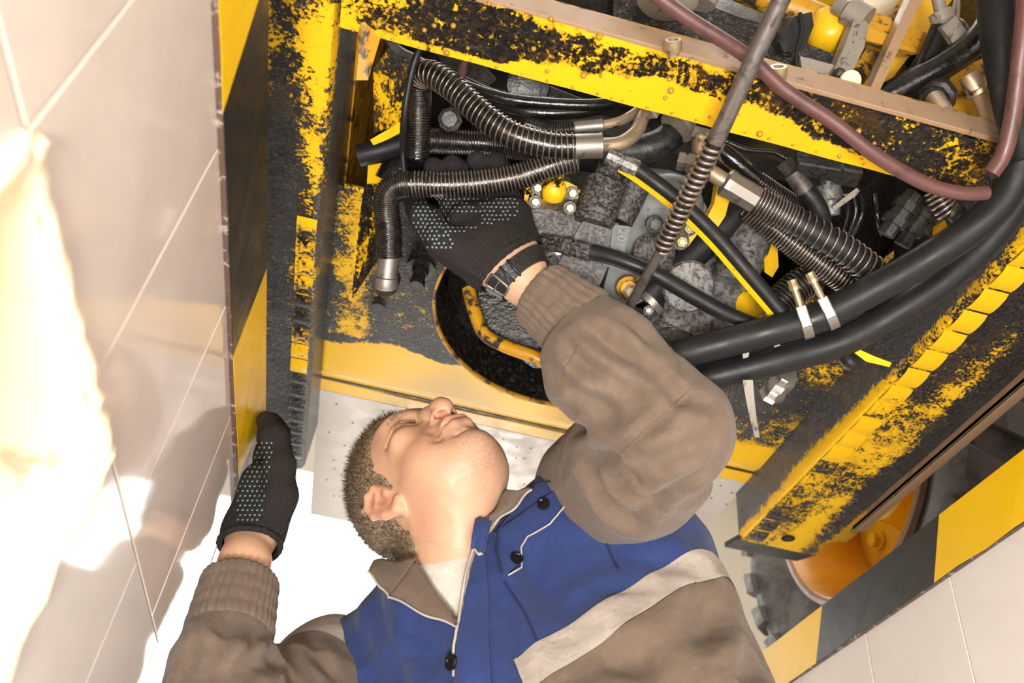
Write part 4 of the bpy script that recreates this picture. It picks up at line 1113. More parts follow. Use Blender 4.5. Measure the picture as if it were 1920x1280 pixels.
# fitting in the rear plate left of the right rail, loose strips, hose stub
fh = obj('plate_fitting', join(lathe(P(1478, 700, 1.06), P(1440, 745, 1.13) - P(1478, 700, 1.06), [(0, .011), (.012, .011), (.012, .016), (.030, .016), (.030, .013), (.05, .013), (.05, .017), (.062, .017)], 8)), MT['steel'], veh, 'bright fitting passing through the stained yellow plate', flat=True)
obj('hose_stub', tube(catmull(PP((1565, 620, 1.06), (1580, 655, 1.06), (1602, 692, 1.05)), 14), np.r_[np.full(11, .0105), .010, .008, .004], 14), MT['rubber'], veh, 'short rounded hose stub pointing down by the pressed pads', smooth=60)
for i, (a, b2, c2) in enumerate((((1402, 712, 1.02), (1410, 770, 1.02), (1420, 820, 1.03)), ((1455, 628, 1.03), (1457, 645, 1.03), (1456, 655, 1.03)), ((1396, 650, 1.03), (1398, 662, 1.03), (1398, 672, 1.03)))):
    path = catmull(PP(a, b2, c2), 10); r = np.linspace(.006, .0028, 10)
    ve = []
    for p, q in zip(path, r): ve += [p - RIGHT * q, p + RIGHT * q, p + RIGHT * q + FWD * .0015, p - RIGHT * q + FWD * .0015]
    fs = []
    for k in range(9):
        for j in range(4): l = (j + 1) % 4; fs.append([k * 4 + j, k * 4 + l, k * 4 + 4 + l, k * 4 + 4 + j])
    obj('cable_tie_tail', (np.array(ve), fs), MT['bracket'], veh, ('long pale tie tail hanging over the stained yellow plate', 'short pale tie tail under the clamps', 'short pale tie tail beside the elbow')[i], smooth=30)
yplate('pressed_bracket', [(1600, 650, 1.02), (1640, 668, 1.03), (1672, 680, 1.04), (1668, 688, 1.04), (1625, 678, 1.03), (1598, 658, 1.02)], .004, label='thin worn bracket under the lower large hose', gb=.25)
# fitting behind the glove
casting('plate_stud', 'dark hex fitting on the oily plate behind the glove', lathe(PZ(790, 500, ZP + .002), (0, 0, -1), [(0, .024), (.006, .024), (.006, .014), (.020, .014), (.020, .011), (.034, .011), (.034, .013), (.044, .012)], 10), mat='castdark', smooth=25)
obj('guide_rail', tube(catmull(PP((878, 540, 1.14), (892, 590, 1.13), (908, 625, 1.12), (945, 648, 1.11), (1000, 668, 1.10), (1030, 684, 1.10)), 40), .009, 10), MT['yellow_old'], veh, 'bent yellow bar round the dark opening beside the forearm', smooth=60)
casting('oil_sump', 'oil-crusted sump inside the round opening', prism(PP((900, 520, 1.16), (960, 560, 1.15), (1040, 600, 1.14), (1060, 690, 1.14), (1000, 690, 1.14), (930, 640, 1.14), (895, 590, 1.15)), (0, .06, .10)), mat='oil')

# ---- upper right: linkage, brackets, wiring above the crossmember
casting('black_bar', 'black steel bar behind the crossmember', prism(PP((1150, -10, 1.05), (1330, 10, 1.05), (1560, 100, 1.05), (1600, 150, 1.05), (1500, 150, 1.05), (1300, 90, 1.05), (1150, 50, 1.05)), (0, .03, .05)), mat='oil')
yt = obj('yellow_shaft', rod(P(1300, -62, 1.12), P(1540, 38, 1.12), .019, .019, 20), MT['yellow_old'], veh, 'yellow tubular shaft above the black bar')
obj('shaft_cup', lathe(P(1560, 40, 1.10), P(1545, 105, 1.08) - P(1560, 40, 1.10), [(0, .026), (.02, .028), (.036, .024), (.044, .014)], 22), MT['yellow'], yt, smooth=50)
obj('shaft_arm', prism(PP((1608, 38, 1.07), (1640, 22, 1.08), (1738, 62, 1.08), (1732, 98, 1.07), (1722, 100, 1.07), (1625, 76, 1.07)), (.0, .025, .03)), MT['yellow_old'], yt, 'spotted yellow flat arm', flat=True)
lv = obj('grey_lever', prism(PP((1600, 40, 1.04), (1618, 34, 1.04), (1630, 46, 1.04), (1620, 90, 1.03), (1592, 148, 1.02), (1570, 150, 1.02), (1560, 138, 1.02), (1580, 95, 1.03)), (0, .012, .016)), MT['bracket'], veh, 'worn pale lever hanging above the crossmember', flat=True)
obj('lever_pin', lathe(P(1574, 138, 1.015), CAM - P(1574, 138, 1.015), [(0, .007), (.008, .007), (.010, .004)], 14), MT['castdark'], lv)
obj('lever_boss', join(rod(P(1590, 20, 1.06), P(1625, 40, 1.05), .017, .017, 18), rod(P(1570, 12, 1.07), P(1590, 20, 1.06), .012)), MT['bracket'], lv)
casting('bearing_cap', 'pale weathered bearing cap at the top of the frame', lathe(P(1255, -40, 1.0), P(1250, 22, .98) - P(1255, -40, 1.0), [(0, .040), (.03, .036), (.036, .026)], 20), rod(P(1320, -30, 1.0), P(1310, 8, 1.0), .024, .02), mat='bracket')
casting('sensor_box', 'black box sensor with a cable above the bolt heads', prism(PP((1490, 30, 1.02), (1522, 22, 1.02), (1526, 48, 1.02), (1508, 92, 1.02), (1470, 98, 1.02), (1462, 80, 1.02)), (0, .02, .03)), mat='rubber', smooth=20)
hose('thin_cable', PP((1500, 24, 1.0), (1503, 60, 1.0), (1494, 100, 1.0), (1494, 135, 1.0)), .0024, 'rubber', 'thin cable on the black box sensor', segs=8)
casting('support_block', 'weathered steel block behind the second bolt head', prism(PP((1500, 105, 1.03), (1565, 122, 1.03), (1572, 152, 1.03), (1505, 138, 1.03)), (0, .03, .04)), mat='bracket')
obj('cream_knob', lathe(P(1592, 152, 1.0), dfl, [(0, .012), (.006, .012), (.010, .006)], 18), MT['plaster'], veh, 'round cream knob peeping over the crossmember', smooth=50)
# diagonal yellow panel struts
for i, (a, b2, c2, d2) in enumerate((((1700, -20, 1.18), (1740, -20, 1.18), (1610, 165, 1.12), (1585, 150, 1.12)), ((1745, -20, 1.2), (1800, -20, 1.2), (1640, 190, 1.14), (1612, 168, 1.14)))):
    obj('panel_strut', prism(PP(a, b2, c2, d2), (0.01, .02, .02)), MT['yellow' if i else 'yellow_old'], veh, ('stained yellow diagonal strut beside the pale lever', 'bright yellow diagonal strut behind the dark bar')[i], flat=True)
obj('diagonal_bar', prism(PP((1710, -10, 1.06), (1732, -10, 1.06), (1646, 178, 1.03), (1628, 174, 1.03)), (.0, .012, .014)), MT['tan'], veh, 'brown flat bar slanting past the yellow arm', flat=True)
obj('cab_panel', prism(PP((1615, 8, 1.30), (1650, -40, 1.30), (1800, -40, 1.30), (1745, 20, 1.30), (1690, 48, 1.30), (1640, 30, 1.30)), (0, .01, .01)), MT['plaster'], veh, 'pale cream panel high up behind the yellow struts', flat=True)
hp = obj('hydraulic_pivot', join(rod(P(1755, -20, 1.05), P(1766, 30, 1.05), .0075), lathe(P(1762, 22, 1.05), P(1770, 42, 1.05) - P(1762, 22, 1.05), [(0, .013), (.012, .014), (.018, .010)], 14)), MT['bracket'], veh, 'pale rod end above the wiring')
obj('wire_shield', prism(PP((1765, 52, 1.03), (1792, 30, 1.03), (1816, 62, 1.03), (1790, 86, 1.03), (1776, 66, 1.03)), (0, .006, .008)), MT['bracket'], veh, 'small grey shield plate in front of the twine', flat=True)
obj('air_hose', tube(catmull(PP((1768, 45, 1.05), (1750, 80, 1.05), (1720, 130, 1.05), (1700, 160, 1.05)), 30), .0095, 12), MT['rubber'], veh, 'dark ribbed air hose under the rod end', smooth=60)
hose('thin_cable', PP((1752, 48, 1.04), (1735, 90, 1.04), (1712, 140, 1.04)), .0045, 'rubberwet', 'black cable beside the ribbed air hose', segs=8)
for i in range(7):
    o_ = rng.random(2) * 14 - 7
    hose('twine', PP((1800 + o_[0], -20, 1.06), (1790 + o_[1], 25, 1.06 + i * .003), (1800 + o_[0] * 2, 48 + o_[1], 1.05), (1825 + o_[1], 62 + i * 3, 1.05)), .0024, 'bracket', 'strand of beige twine tied to the machine', segs=6, n=20)
obj('yellow_side_panel', prism([P(1700, 270, 1.12), P(1745, 150, 1.12), P(1960, 60, 1.06), P(1960, 330, 1.02)], (.02, .02, .02)), MT['yellow_old'], veh, 'yellow inner panel behind the hoses', flat=True)
h, pa = hose('rubber_hose', PP((1828, 160, 1.0), (1842, 190, 1.0), (1862, 240, .99), (1876, 270, .985)), .0088, 'tan', 'brown hose dropping from a crimped fitting')
obj('fitting', lathe(P(1814, 140, 1.0), P(1832, 168, 1.0) - P(1814, 140, 1.0), [(0, .010), (.010, .012), (.02, .012), (.021, .0135), (.026, .0135), (.027, .010)], 12), MT['brass'], h, smooth=30)
casting('bulkhead_fitting', 'dark bulkhead nut with brass pipe', lathe(P(1760, 178, 1.03), P(1735, 208, 1.0) - P(1760, 178, 1.03), [(0, .022), (.012, .022), (.014, .017), (.022, .017)], 8), mat='castdark', smooth=20)
obj('bent_pipe', rod(P(1752, 185, 1.01), P(1772, 215, .985), .011), MT['brass'], veh, 'brass pipe in the bulkhead nut')

# ---- corner behind the crossmember at the left: weathered yellow castings
cw = prism(PP((700, 130, 1.04), (735, 80, 1.06), (790, 120, 1.1), (775, 190, 1.1), (745, 235, 1.09), (700, 250, 1.06)), (0, .03, .05))
obj('corner_casting', cw, MT['paint'], veh, 'weathered yellow casting in the corner by the rail', smooth=25, attr={'grime': .60 + .3 * vnoise(cw[0], 30)})
yplate('corner_tab', [(694, 262, 1.06), (752, 228, 1.06), (752, 248, 1.06), (725, 262, 1.06), (700, 272, 1.05)], .01, label='yellow tab beside the plain rubber hose', gb=.1)
yplate('corner_panel', [(690, 310, 1.14), (745, 300, 1.14), (742, 345, 1.14), (715, 345, 1.13), (688, 345, 1.12)], .01, label='bright yellow panel left of the upright hose', gb=.05)
yplate('side_panel', [(684, 345, 1.10), (722, 345, 1.12), (712, 480, 1.14), (660, 560, 1.12), (668, 440, 1.10)], .006, label='stained yellow panel behind the silver ferrule', gb=.56)
casting('upper_bracket', 'dark bracket with a round lug above the black tubes', prism(PP((820, 100, 1.16), (905, 120, 1.15), (930, 150, 1.15), (900, 175, 1.15), (840, 150, 1.15)), (0, .03, .05)), lathe(P(990, 160, 1.15), dfl, [(0, .030), (.012, .028), (.014, .014)], 20), prism(PP((955, 140, 1.17), (1000, 150, 1.17), (1100, 190, 1.16), (1090, 205, 1.16), (980, 180, 1.17)), (0, .03, .05)), mat='castdark', smooth=20)
casting('lower_nut', 'oily nut between the spiral hoses', lathe(P(845, 225, 1.12), dfl, [(0, .016), (.012, .016), (.014, .010), (.026, .010)], 8), mat='castdark', smooth=20)

# ---- wheel
wc = np.array((1.02, 1.55, .50)); AX = np.array((1.0, 0, 0))
wheel = obj('wheel', lathe(wc, AX, [(.02, .30), (.02, .335), (.0, .38), (-.015, .44), (-.005, .485), (.03, .505), (.09, .512), (.33, .512), (.39, .505), (.42, .485), (.43, .44), (.41, .38), (.40, .33), (.40, .30)], 72, 0, False), MT['tyre'], veh, 'large dusty tyre on an orange rim', smooth=40)
obj('rim', lathe(wc, AX, [(.012, .312), (.008, .302), (.02, .292), (.05, .282), (.09, .272), (.12, .262), (.20, .262), (.205, .262)], 64, 0, False), MT['orange'], wheel, 'deep orange rim barrel', smooth=40)
V, F = lathe(wc, AX, [(.20, .265), (.19, .22), (.185, .12), (.17, .11), (.11, .105), (.10, .09)], 48)
obj('rim_disc', (V, F), MT['yellow'], wheel, 'bright yellow wheel disc with hub', smooth=35)
obj('bead_ring', lathe(wc, AX, [(.016, .300), (.004, .312), (.006, .322), (.018, .326)], 64, 0, False), MT['tan'], wheel, smooth=50)
for i in range(8):
    a = 2 * math.pi * i / 8 + .35
    p = wc + np.array((.188, .18 * math.cos(a), .18 * math.sin(a)))
    obj('wheel_nut', lathe(p, -AX, [(0, .024), (.008, .024), (.010, .018), (.026, .017)], 12), MT['yellow'], wheel, smooth=30)
src = None
for i in range(26):
    a = 2 * math.pi * i / 26
    # shoulder lug wrapping from the tread over the sidewall
    def lp(x, r, aa): return wc + np.array((x, r * math.cos(aa), r * math.sin(aa)))
    poly = []
    da = .075
    prof = [(-.008, .45), (-.004, .492), (.03, .516), (.09, .524), (.19, .524)]
    V = []; F = []
    for k, (x, r) in enumerate(prof):
        tw = .0 + .05 * k
        for sgn, rr in ((-1, 0), (-1, .022), (1, .022), (1, 0)):
            nx = -.9 if k < 2 else (-.4 if k == 2 else 0); nr = .3 if k < 2 else (.9 if k == 2 else 1)
            V.append(lp(x + nx * rr * (k < 3), r + nr * rr * (.5 if k < 2 else 1), a + tw + sgn * da * (.72 if k > 2 else .85)))
    for k in range(4):
        for j in range(3): F.append([k * 4 + j, k * 4 + j + 1, k * 4 + j + 5, k * 4 + j + 4])
    F += [[0, 3, 2, 1], [16, 17, 18, 19]]
    obj('tread_lug', (np.array(V), F), MT['tyre'], wheel, smooth=25)
obj('axle', rod(wc + AX * .05, np.array((.76, 1.55, .50)), .09, .10, 24), MT['castdark'], veh, 'dark axle stub behind the frame rail')
# the far wheel on the opposite side carries the machine too
w2 = obj('wheel', lathe(np.array((-.46, 1.55, .50)), -AX, [(.02, .30), (.0, .38), (-.005, .485), (.03, .505), (.09, .52), (.33, .52), (.39, .505), (.43, .44), (.40, .30)], 64, 0, False), MT['tyre'], veh, 'large dusty tyre beyond the striped edging, hidden by the near rail', smooth=40)
obj('rim', lathe(np.array((-.46, 1.55, .50)), -AX, [(.012, .312), (.02, .292), (.12, .262), (.19, .22), (.185, .10), (.10, .09)], 48), MT['orange'], w2, smooth=40)
obj('axle', rod(np.array((-.2, 1.55, .50)), np.array((-.52, 1.55, .50)), .10, .09, 24), MT['castdark'], veh)

# ================================================================== THE MECHANIC
per = empty('person', (0.25, 1.16, ZPIT), 'mechanic in blue and taupe overalls looking up and reaching into the machine from the pit', 'person')
HO = np.array((.0560, 1.035, -.0773))                # between the ears
HR = np.array([[-.786, -.143, -.602], [-.316, -.743, .589], [-.531, .654, .539]])   # columns: right, forward, up of the head
def hp_(x, y, z): return HO + HR @ np.array((x, y, z), float)
def hl(p): return (np.asarray(p) - HO) @ HR           # world -> head coordinates

# ---- joints
NB = np.array((.115, 1.075, -.205))                   # base of the neck
SL = P(1140, 925, 1.17); EL = P(1256, 806, .945); WL = P(978, 522, 1.03)
SRt = np.array((-.010, 1.175, -.308)); ER = np.array((-.118, .97, -.49)); WR = PX(458, 1058, -.148)
LB = np.array((.74, -.46, .50)); LB /= np.linalg.norm(LB)
UB = np.array((-.375, .344, .862)); UB -= LB * (UB @ LB); UB /= np.linalg.norm(UB)
FB = np.cross(LB, UB); BR = np.array([LB, FB, UB])    # body axes: his left, chest forward, up
CH = np.array((.225, 1.06, -.355)); WA = np.array((.365, .985, -.56)); PE = np.array((.33, 1.06, -.78))
HIPL, HIPR = np.array((.35, 1.09, -.84)), np.array((.17, 1.12, -.84))
KL, KR = np.array((.37, 1.06, -1.27)), np.array((.14, 1.10, -1.27))
AL, AR_ = np.array((.37, 1.12, -1.66)), np.array((.13, 1.16, -1.66))

# ---- hands: joint chains
def hand_left():
    k = 1.0
    palm = [rc(P(972, 512, 1.03), P(925, 420, 1.068), .030, .030, .02), rc(P(950, 500, 1.03), P(872, 415, 1.065), .026, .022, .02),
            rc(P(985, 488, 1.035), P(962, 402, 1.072), .024, .022, .02), rc(P(870, 418, 1.072), P(962, 408, 1.078), .0175, .0175, .015),
            rc(P(930, 510, 1.028), P(858, 466, 1.03), .023, .024, .02)]
    th = chain(PP((905, 505, 1.03), (830, 452, 1.03), (792, 408, 1.046), (783, 392, 1.080), (775, 366, 1.112)), (.024, .0215, .0160, .0150, .013), .006)
    fs = []
    for (u0, v0), (u1, v1), (u2, v2), (u3, v3) in (((858, 408), (838, 360), (818, 322), (812, 314)), ((892, 398), (873, 352), (853, 316), (848, 309)), ((928, 394), (914, 346), (899, 310), (894, 302)), ((962, 396), (950, 350), (936, 314), (931, 306))):
        fs += chain(PP((u0, v0 + 4, 1.078), (u1, v1, 1.102), (u2, v2, 1.104), (u3, v3, 1.086)), (.0160, .0148, .0138, .0128), .006)
    return palm, th, fs
HB = PY(470, 1000, 1.042)                             # heel of the right hand
def hand_right():
    palm = [rc(HB, PY(497, 905, 1.035), .030, .027, .02), rc(PY(489, 1000, 1.038), PY(520, 905, 1.030), .026, .023, .02), rc(PY(466, 985, 1.042), PY(484, 900, 1.038), .021, .018, .02)]
    th = chain([PY(504, 985, 1.022), PY(524, 930, 1.008), PY(525, 872, 0.996), PY(512, 818, 0.992), PY(500, 790, 0.996)], (.024, .022, .0185, .0170, .0135), .010)
    fs = []
    for a, b, c, e in (((532, 895), (534, 846), (533, 812), (526, 798)), ((520, 890), (523, 838), (522, 800), (518, 788)), ((508, 892), (512, 842), (514, 806), (514, 794)), ((499, 898), (505, 856), (511, 824), (512, 812))):
        fs += chain([PY(a[0] - 8, a[1], 1.038), PY(b[0] - 8, b[1], 1.042), PY(c[0] - 8, c[1], 1.052), PY(e[0] - 8, e[1], 1.070)], (.0155, .0145, .0135, .0120), .006)
    return palm, th, fs
def shrink(prims, d):
    out = []
    for q in prims:
        out.append(Prim((lambda f: (lambda p: f(p) + d))(q.f), q.c, q.r, q.k, q.op))
    return out
HL_ = sum(hand_left(), []); HRt_ = sum(hand_right(), [])

# ---- head and neck
I3 = HR.T
def he(c, r, k=.012, op='u', rot=None):
    R = I3 if rot is None else np.asarray(rot) @ I3
    return el(hp_(*c), r, R, k, op)
def hc(a, b, ra, rb, k=.01, op='u'): return rc(hp_(*a), hp_(*b), ra, rb, k, op)
def hch(pts, rad, k=.008, op='u'): return [hc(pts[i], pts[i + 1], rad[i], rad[i + 1], k, op) for i in range(len(pts) - 1)]
def rotz(a): c, s = math.cos(a), math.sin(a); return np.array([[c, s, 0], [-s, c, 0], [0, 0, 1]])
head = [he((0, -.018, .050), (.079, .101, .091)), he((0, .030, .005), (.067, .062, .090), .03), he((0, .030, -.054), (.060, .056, .050), .03),
        he((.036, .048, -.040), (.031, .034, .040), .025), he((-.036, .048, -.040), (.031, .034, .040), .025),
        he((0, .082, -.083), (.022, .018, .017), .022), he((0, .040, -.078), (.046, .045, .026), .03),
        he((0, .072, .052), (.050, .020, .016), .022)]
for s in (1, -1):
    head += [he((s * .034, .096, .028), (.020, .013, .012), .012, 's'), he((s * .034, .073, .027), (.018, .015, .0135), .006),
             he((s * .047, .066, .004), (.022, .020, .016), .016)]
head += hch([(0, .084, .038), (0, .096, .018), (0, .112, -.004), (0, .113, -.012)], (.0085, .0092, .0112, .0120), .012)
for s in (1, -1): head += [he((s * .0150, .1000, -.0130), (.0080, .0115, .0088), .005)]
head += [he((0, .088, -0.0395), (.030, .018, .022), .018)]
head += hch([(-.026, .090, -0.0430), (-.012, .1035, -0.0390), (0, .1055, -0.0405), (.012, .1035, -0.0390), (.026, .090, -0.0430)], (.003, .0046, .0042, .0046, .003), .007)
head += hch([(-.024, .090, -0.0460), (-.010, .1015, -0.0500), (.010, .1015, -0.0500), (.024, .090, -0.0460)], (.003, .0054, .0054, .003), .007)
head += hch([(-.030, .0895, -0.0435), (-.014, .1085, -0.0445), (0, .1115, -0.0447), (.014, .1085, -0.0445), (.030, .0895, -0.0435)], (.0016, .0024, .0026, .0024, .0016), .0030, 's')
for s in (1, -1):
    head += [hc((s * .0078, .108, -.024), (s * .0085, .104, -.010), .0060, .0042, .003, 's')]
    head += hch([(s * .020, .1005, -.014), (s * .031, .094, -.032), (s * .038, .086, -.054)], (.0014, .0028, .0014), .014, 's')
    head += hch([(s * .0245, .0945, -.004), (s * .0245, .0965, -.016), (s * .0200, .0990, -.0225)], (.0012, .0022, .0012), .005, 's')
    head += hch([(s * .010, .098, -.070), (s * .020, .092, -.069)], (.002, .0014), .010, 's')
    head += hch([(s * .0165, .0875, .0245), (s * .027, .0885, .0248), (s * .038, .0855, .0252), (s * .050, .0755, .0270)], (.0014, .0022, .0022, .0014), .0035, 's')
    head += hch([(s * .020, .0865, .0135), (s * .034, .0855, .0100), (s * .048, .0755, .0125)], (.0010, .0014, .0010), .008, 's')
    head += hch([(s * .052, .070, .026), (s * .062, .056, .022)], (.0012, .0008), .006, 's')
# ears
for s in (1, -1):
    er = rotz(s * .42)
    head += [he((s * .077, -.012, .000), (.0075, .019, .030), .006, 'u', er), he((s * .086, -.007, .002), (.0062, .0105, .019), .005, 's', er)]
    rimp_ = [(s * .0755, .006, .006), (s * .079, .002, .022), (s * .083, -.012, .030), (s * .087, -.026, .022), (s * .087, -.030, .004), (s * .083, -.022, -.016), (s * .077, -.008, -.030), (s * .0735, .002, -.026)]
    head += hch(rimp_, (.0035, .004, .0045, .0046, .0046, .0045, .0062, .0045), .004)
    head += hch([(s * .0795, -.004, .014), (s * .083, -.016, .006), (s * .081, -.014, -.010)], (.0026, .0030, .0026), .004)
    head += [he((s * .0755, .004, -.002), (.005, .0055, .0065), .005)]
neckd = (NB - hp_(0, -.02, -.04))
neck = [rc(hp_(0, -.015, -.030), NB + np.array((.006, .0, .0)), .060, .066, .03), rc(hp_(0, .03, -.070), NB + FB * .02 - UB * .03, .040, .040, .035), rc(NB, NB - UB * .1, .058, .05, .03)]
def headpost(p, d): return d + .0006 * vnoise(p, 70)
hv, hf = sdf_mesh(head + neck[:1] + neck[1:2] + [rc(NB, NB - UB * .03, .066, .07, .03)], .0019, post=headpost)
# coarse rest of the body under the clothes
rest = neck + [el(CH - FB * .02, (.155, .085, .20), BR, .05), el(WA - FB * .03, (.14, .085, .17), None, .05), el(PE, (.16, .11, .13), None, .05),
        rc(NB, SL, .055, .050, .05), rc(NB, SRt, .055, .050, .05), rc(SL, EL, .052, .042, .03), rc(EL, WL, .043, .0265, .012), rc(SRt, ER, .052, .042, .03), rc(ER, WR, .043, .029, .02),
        rc(WL, P(955, 495, 1.035), .0265, .027, .010), rc(WR, HB, .028, .028, .015),
        rc(HIPL, KL, .082, .055, .05), rc(HIPR, KR, .082, .055, .05), rc(KL, AL, .055, .038, .03), rc(KR, AR_, .055, .038, .03)]
rest += [rc(a, a + np.array((0, -.13, -.035)), .036, .032, .03) for a in (AL, AR_)]
rest += shrink(HL_, .0055) + shrink(HRt_, .0060)
bv, bf = sdf_mesh(rest, .0050)
# head part keeps the fine mesh; the coarse mesh passes inside the neck
body_geo = join((hv, hf), (bv, bf))
nh = len(hv)
loc = hl(body_geo[0])
def gauss(c, s): return np.exp(-(((loc - np.array(c)) / np.array(s)) ** 2).sum(1))
lips = gauss((0, .104, -.039), (.021, .012, .0045)) + gauss((0, .102, -.050), (.019, .012, .0055))
red = .8 * sum(gauss((s * .082, -.012, 0), (.012, .028, .034)) for s in (1, -1)) + .55 * gauss((0, .113, -.008), (.018, .015, .014)) + .35 * sum(gauss((s * .042, .07, -.02), (.022, .03, .022)) for s in (1, -1)) + .5 * gauss((.06, -.01, -.075), (.03, .03, .02))
stub = .75 * gauss((0, .085, -.09), (.05, .04, .035)) + .4 * gauss((0, .09, -.04), (.03, .03, .012)) + .4 * gauss((0, .05, -.11), (.06, .06, .03))
far = np.zeros(len(loc)); far[:nh] = 1
m, nt, b = newmat('skin')
def att(n): a = N(nt, 'ShaderNodeAttribute'); a.attribute_name = n; return a.outputs['Fac']
sk = mix(nt, noise(nt, 40, 5, .7), (.60, .345, .225), (.70, .43, .295))
sk = mix(nt, math_(nt, 'MULTIPLY', att('red'), .55), sk, (.66, .215, .135))
sk = mix(nt, math_(nt, 'MULTIPLY', att('lips'), .55), sk, (.50, .18, .135))
sk = mix(nt, math_(nt, 'MULTIPLY', math_(nt, 'MULTIPLY', att('stubble'), mapr(nt, noise(nt, 420, 2), .40, .62)), .42), sk, (.22, .14, .10))
L(nt, sk, b.inputs['Base Color']); b.inputs['Roughness'].default_value = .46
b.inputs['Subsurface Weight'].default_value = .12; b.inputs['Subsurface Radius'].default_value = (.012, .004, .002); b.inputs['Subsurface Scale'].default_value = .4
bump(nt, b, noise(nt, 260, 3), .12, .001)
body = obj('body', body_geo, m, per, smooth=180, attr={'lips': np.clip(lips, 0, 1) * far, 'red': np.clip(red, 0, 1) * far, 'stubble': np.clip(stub, 0, 1) * far})

# ---- hair, eyes, brows
def hairline(z): return np.interp(z, [-.080, -.070, -.050, -.022, -.016, -.010, .004, .030, .050, .066, .082, .092, .14], [-.078, -.05, -.040, -.034, -.030, .012, .019, .026, .040, .058, .072, .2, .2])
vn = np.zeros((nh, 3)); hf_ = np.asarray(hf)
fnrm = np.cross(hv[hf_[:, 2]] - hv[hf_[:, 0]], hv[hf_[:, 3]] - hv[hf_[:, 1]])
for j in range(4): np.add.at(vn, hf_[:, j], fnrm)
vn /= np.linalg.norm(vn, axis=1)[:, None] + 1e-12
lh = loc[:nh]
hs = lh[:, 1] - hairline(lh[:, 2]) + .004 * vnoise(lh, 90)
hs = np.where(lh[:, 2] < -.082, 1, hs)
ear = np.minimum.reduce([np.linalg.norm((lh - np.array((s * .083, -.012, 0))) / np.array((.016, .026, .036)), axis=1) for s in (1, -1)])
hs = np.where(ear < 1, np.maximum(hs, .004), hs)
capV = hv + vn * np.clip(.0028 * np.clip(-hs / .012, 0, 1) + .0008, 0, .004)[:, None]
(cap, _) = clip_geo((capV, hf), hs)
m, nt, b = newmat('short_fair_hair')
L(nt, mix(nt, mapr(nt, noise(nt, 240, 3, .6), .32, .68), (.085, .055, .032), (.46, .34, .23)), b.inputs['Base Color']); b.inputs['Roughness'].default_value = .5
bump(nt, b, noise(nt, 300, 3), .9, .002); MT['hair'] = m
hair = obj('hair', cap, m, per, 'short cropped fair hair', smooth=180)
cand = np.where(hs < -.001)[0]
def strands(idx, ln, lean, n, r=.0006):
    pick = rng.choice(idx, n); V = np.empty((n, 4, 3)); base = hv[pick] + (rng.random((n, 3)) - .5) * .0022
    d = vn[pick] + HR @ np.array(lean) + rng.standard_normal((n, 3)) * .28
    d /= np.linalg.norm(d, axis=1)[:, None]
    ll = ln * (.55 + .9 * rng.random(n)) * (1 + .7 * np.clip((lh[pick, 2] - .07) / .05, 0, 1)) * np.clip(.45 - hs[pick] * 30, .3, 1)
    a = np.cross(d, rng.standard_normal((n, 3))); a /= np.linalg.norm(a, axis=1)[:, None]; c = np.cross(d, a)
    for k in range(3):
        t = 2 * math.pi * k / 3; V[:, k] = base + r * (a * math.cos(t) + c * math.sin(t))
    V[:, 3] = base + d * ll[:, None]
    i = np.arange(n)[:, None] * 4
    F = np.concatenate([i + [0, 1, 3], i + [1, 2, 3], i + [2, 0, 3]])
    return V.reshape(-1, 3), F
sg = strands(cand, .0085, (0, .15, .25), 26000)
obj('hair_strands', sg, MT['hair'], hair, kind='stuff', smooth=180)
# brows
bw = [strands(np.where(gauss((s * .034, .088, .044), (.018, .016, .0042))[:nh] > .35)[0], .0065, (s * .9, 0, .2), 260, .00028) for s in (1, -1)]
obj('eyebrows', join(*bw), MT['hair'], per, smooth=180, kind='stuff')
m, nt, b = newmat('eye'); b.inputs['Base Color'].default_value = (.035, .022, .018, 1); b.inputs['Roughness'].default_value = .15
bvhH = BVHTree.FromPolygons([tuple(q) for q in hv], hf.tolist())
def face_pt(x, z, off):
    o_ = hp_(x, .16, z); h = bvhH.ray_cast(Vector(o_), Vector(-HR[:, 1]))
    return np.array(h[0]) + HR[:, 1] * off
for s in (1, -1):
    xs_ = np.linspace(.017, .0475, 12)
    obj('eye', tube(np.array([face_pt(s * x, .0246 + max(0, x - .03) * .10, -.0003) for x in xs_]), .0017 * np.sin(np.linspace(.15, math.pi - .1, 12)) ** .6, 8), m, per, smooth=80)
    ls = []
    for i in range(26):
        x = .018 + .031 * i / 25; y = .0885 - .0000 - max(0, x - .030) ** 2 * 32
        p = face_pt(s * x, .0252 + max(0, x - .03) * .10, 0.0); ls.append(tube(np.array([p, p + HR @ np.array((s * .001, .003, -.0016)), p + HR @ np.array((s * .002, .0052, -.0010))]), [.0004, .0003, .0001], 4))
    obj('eyelashes', join(*ls), MT['hair'], per, smooth=80, kind='stuff')

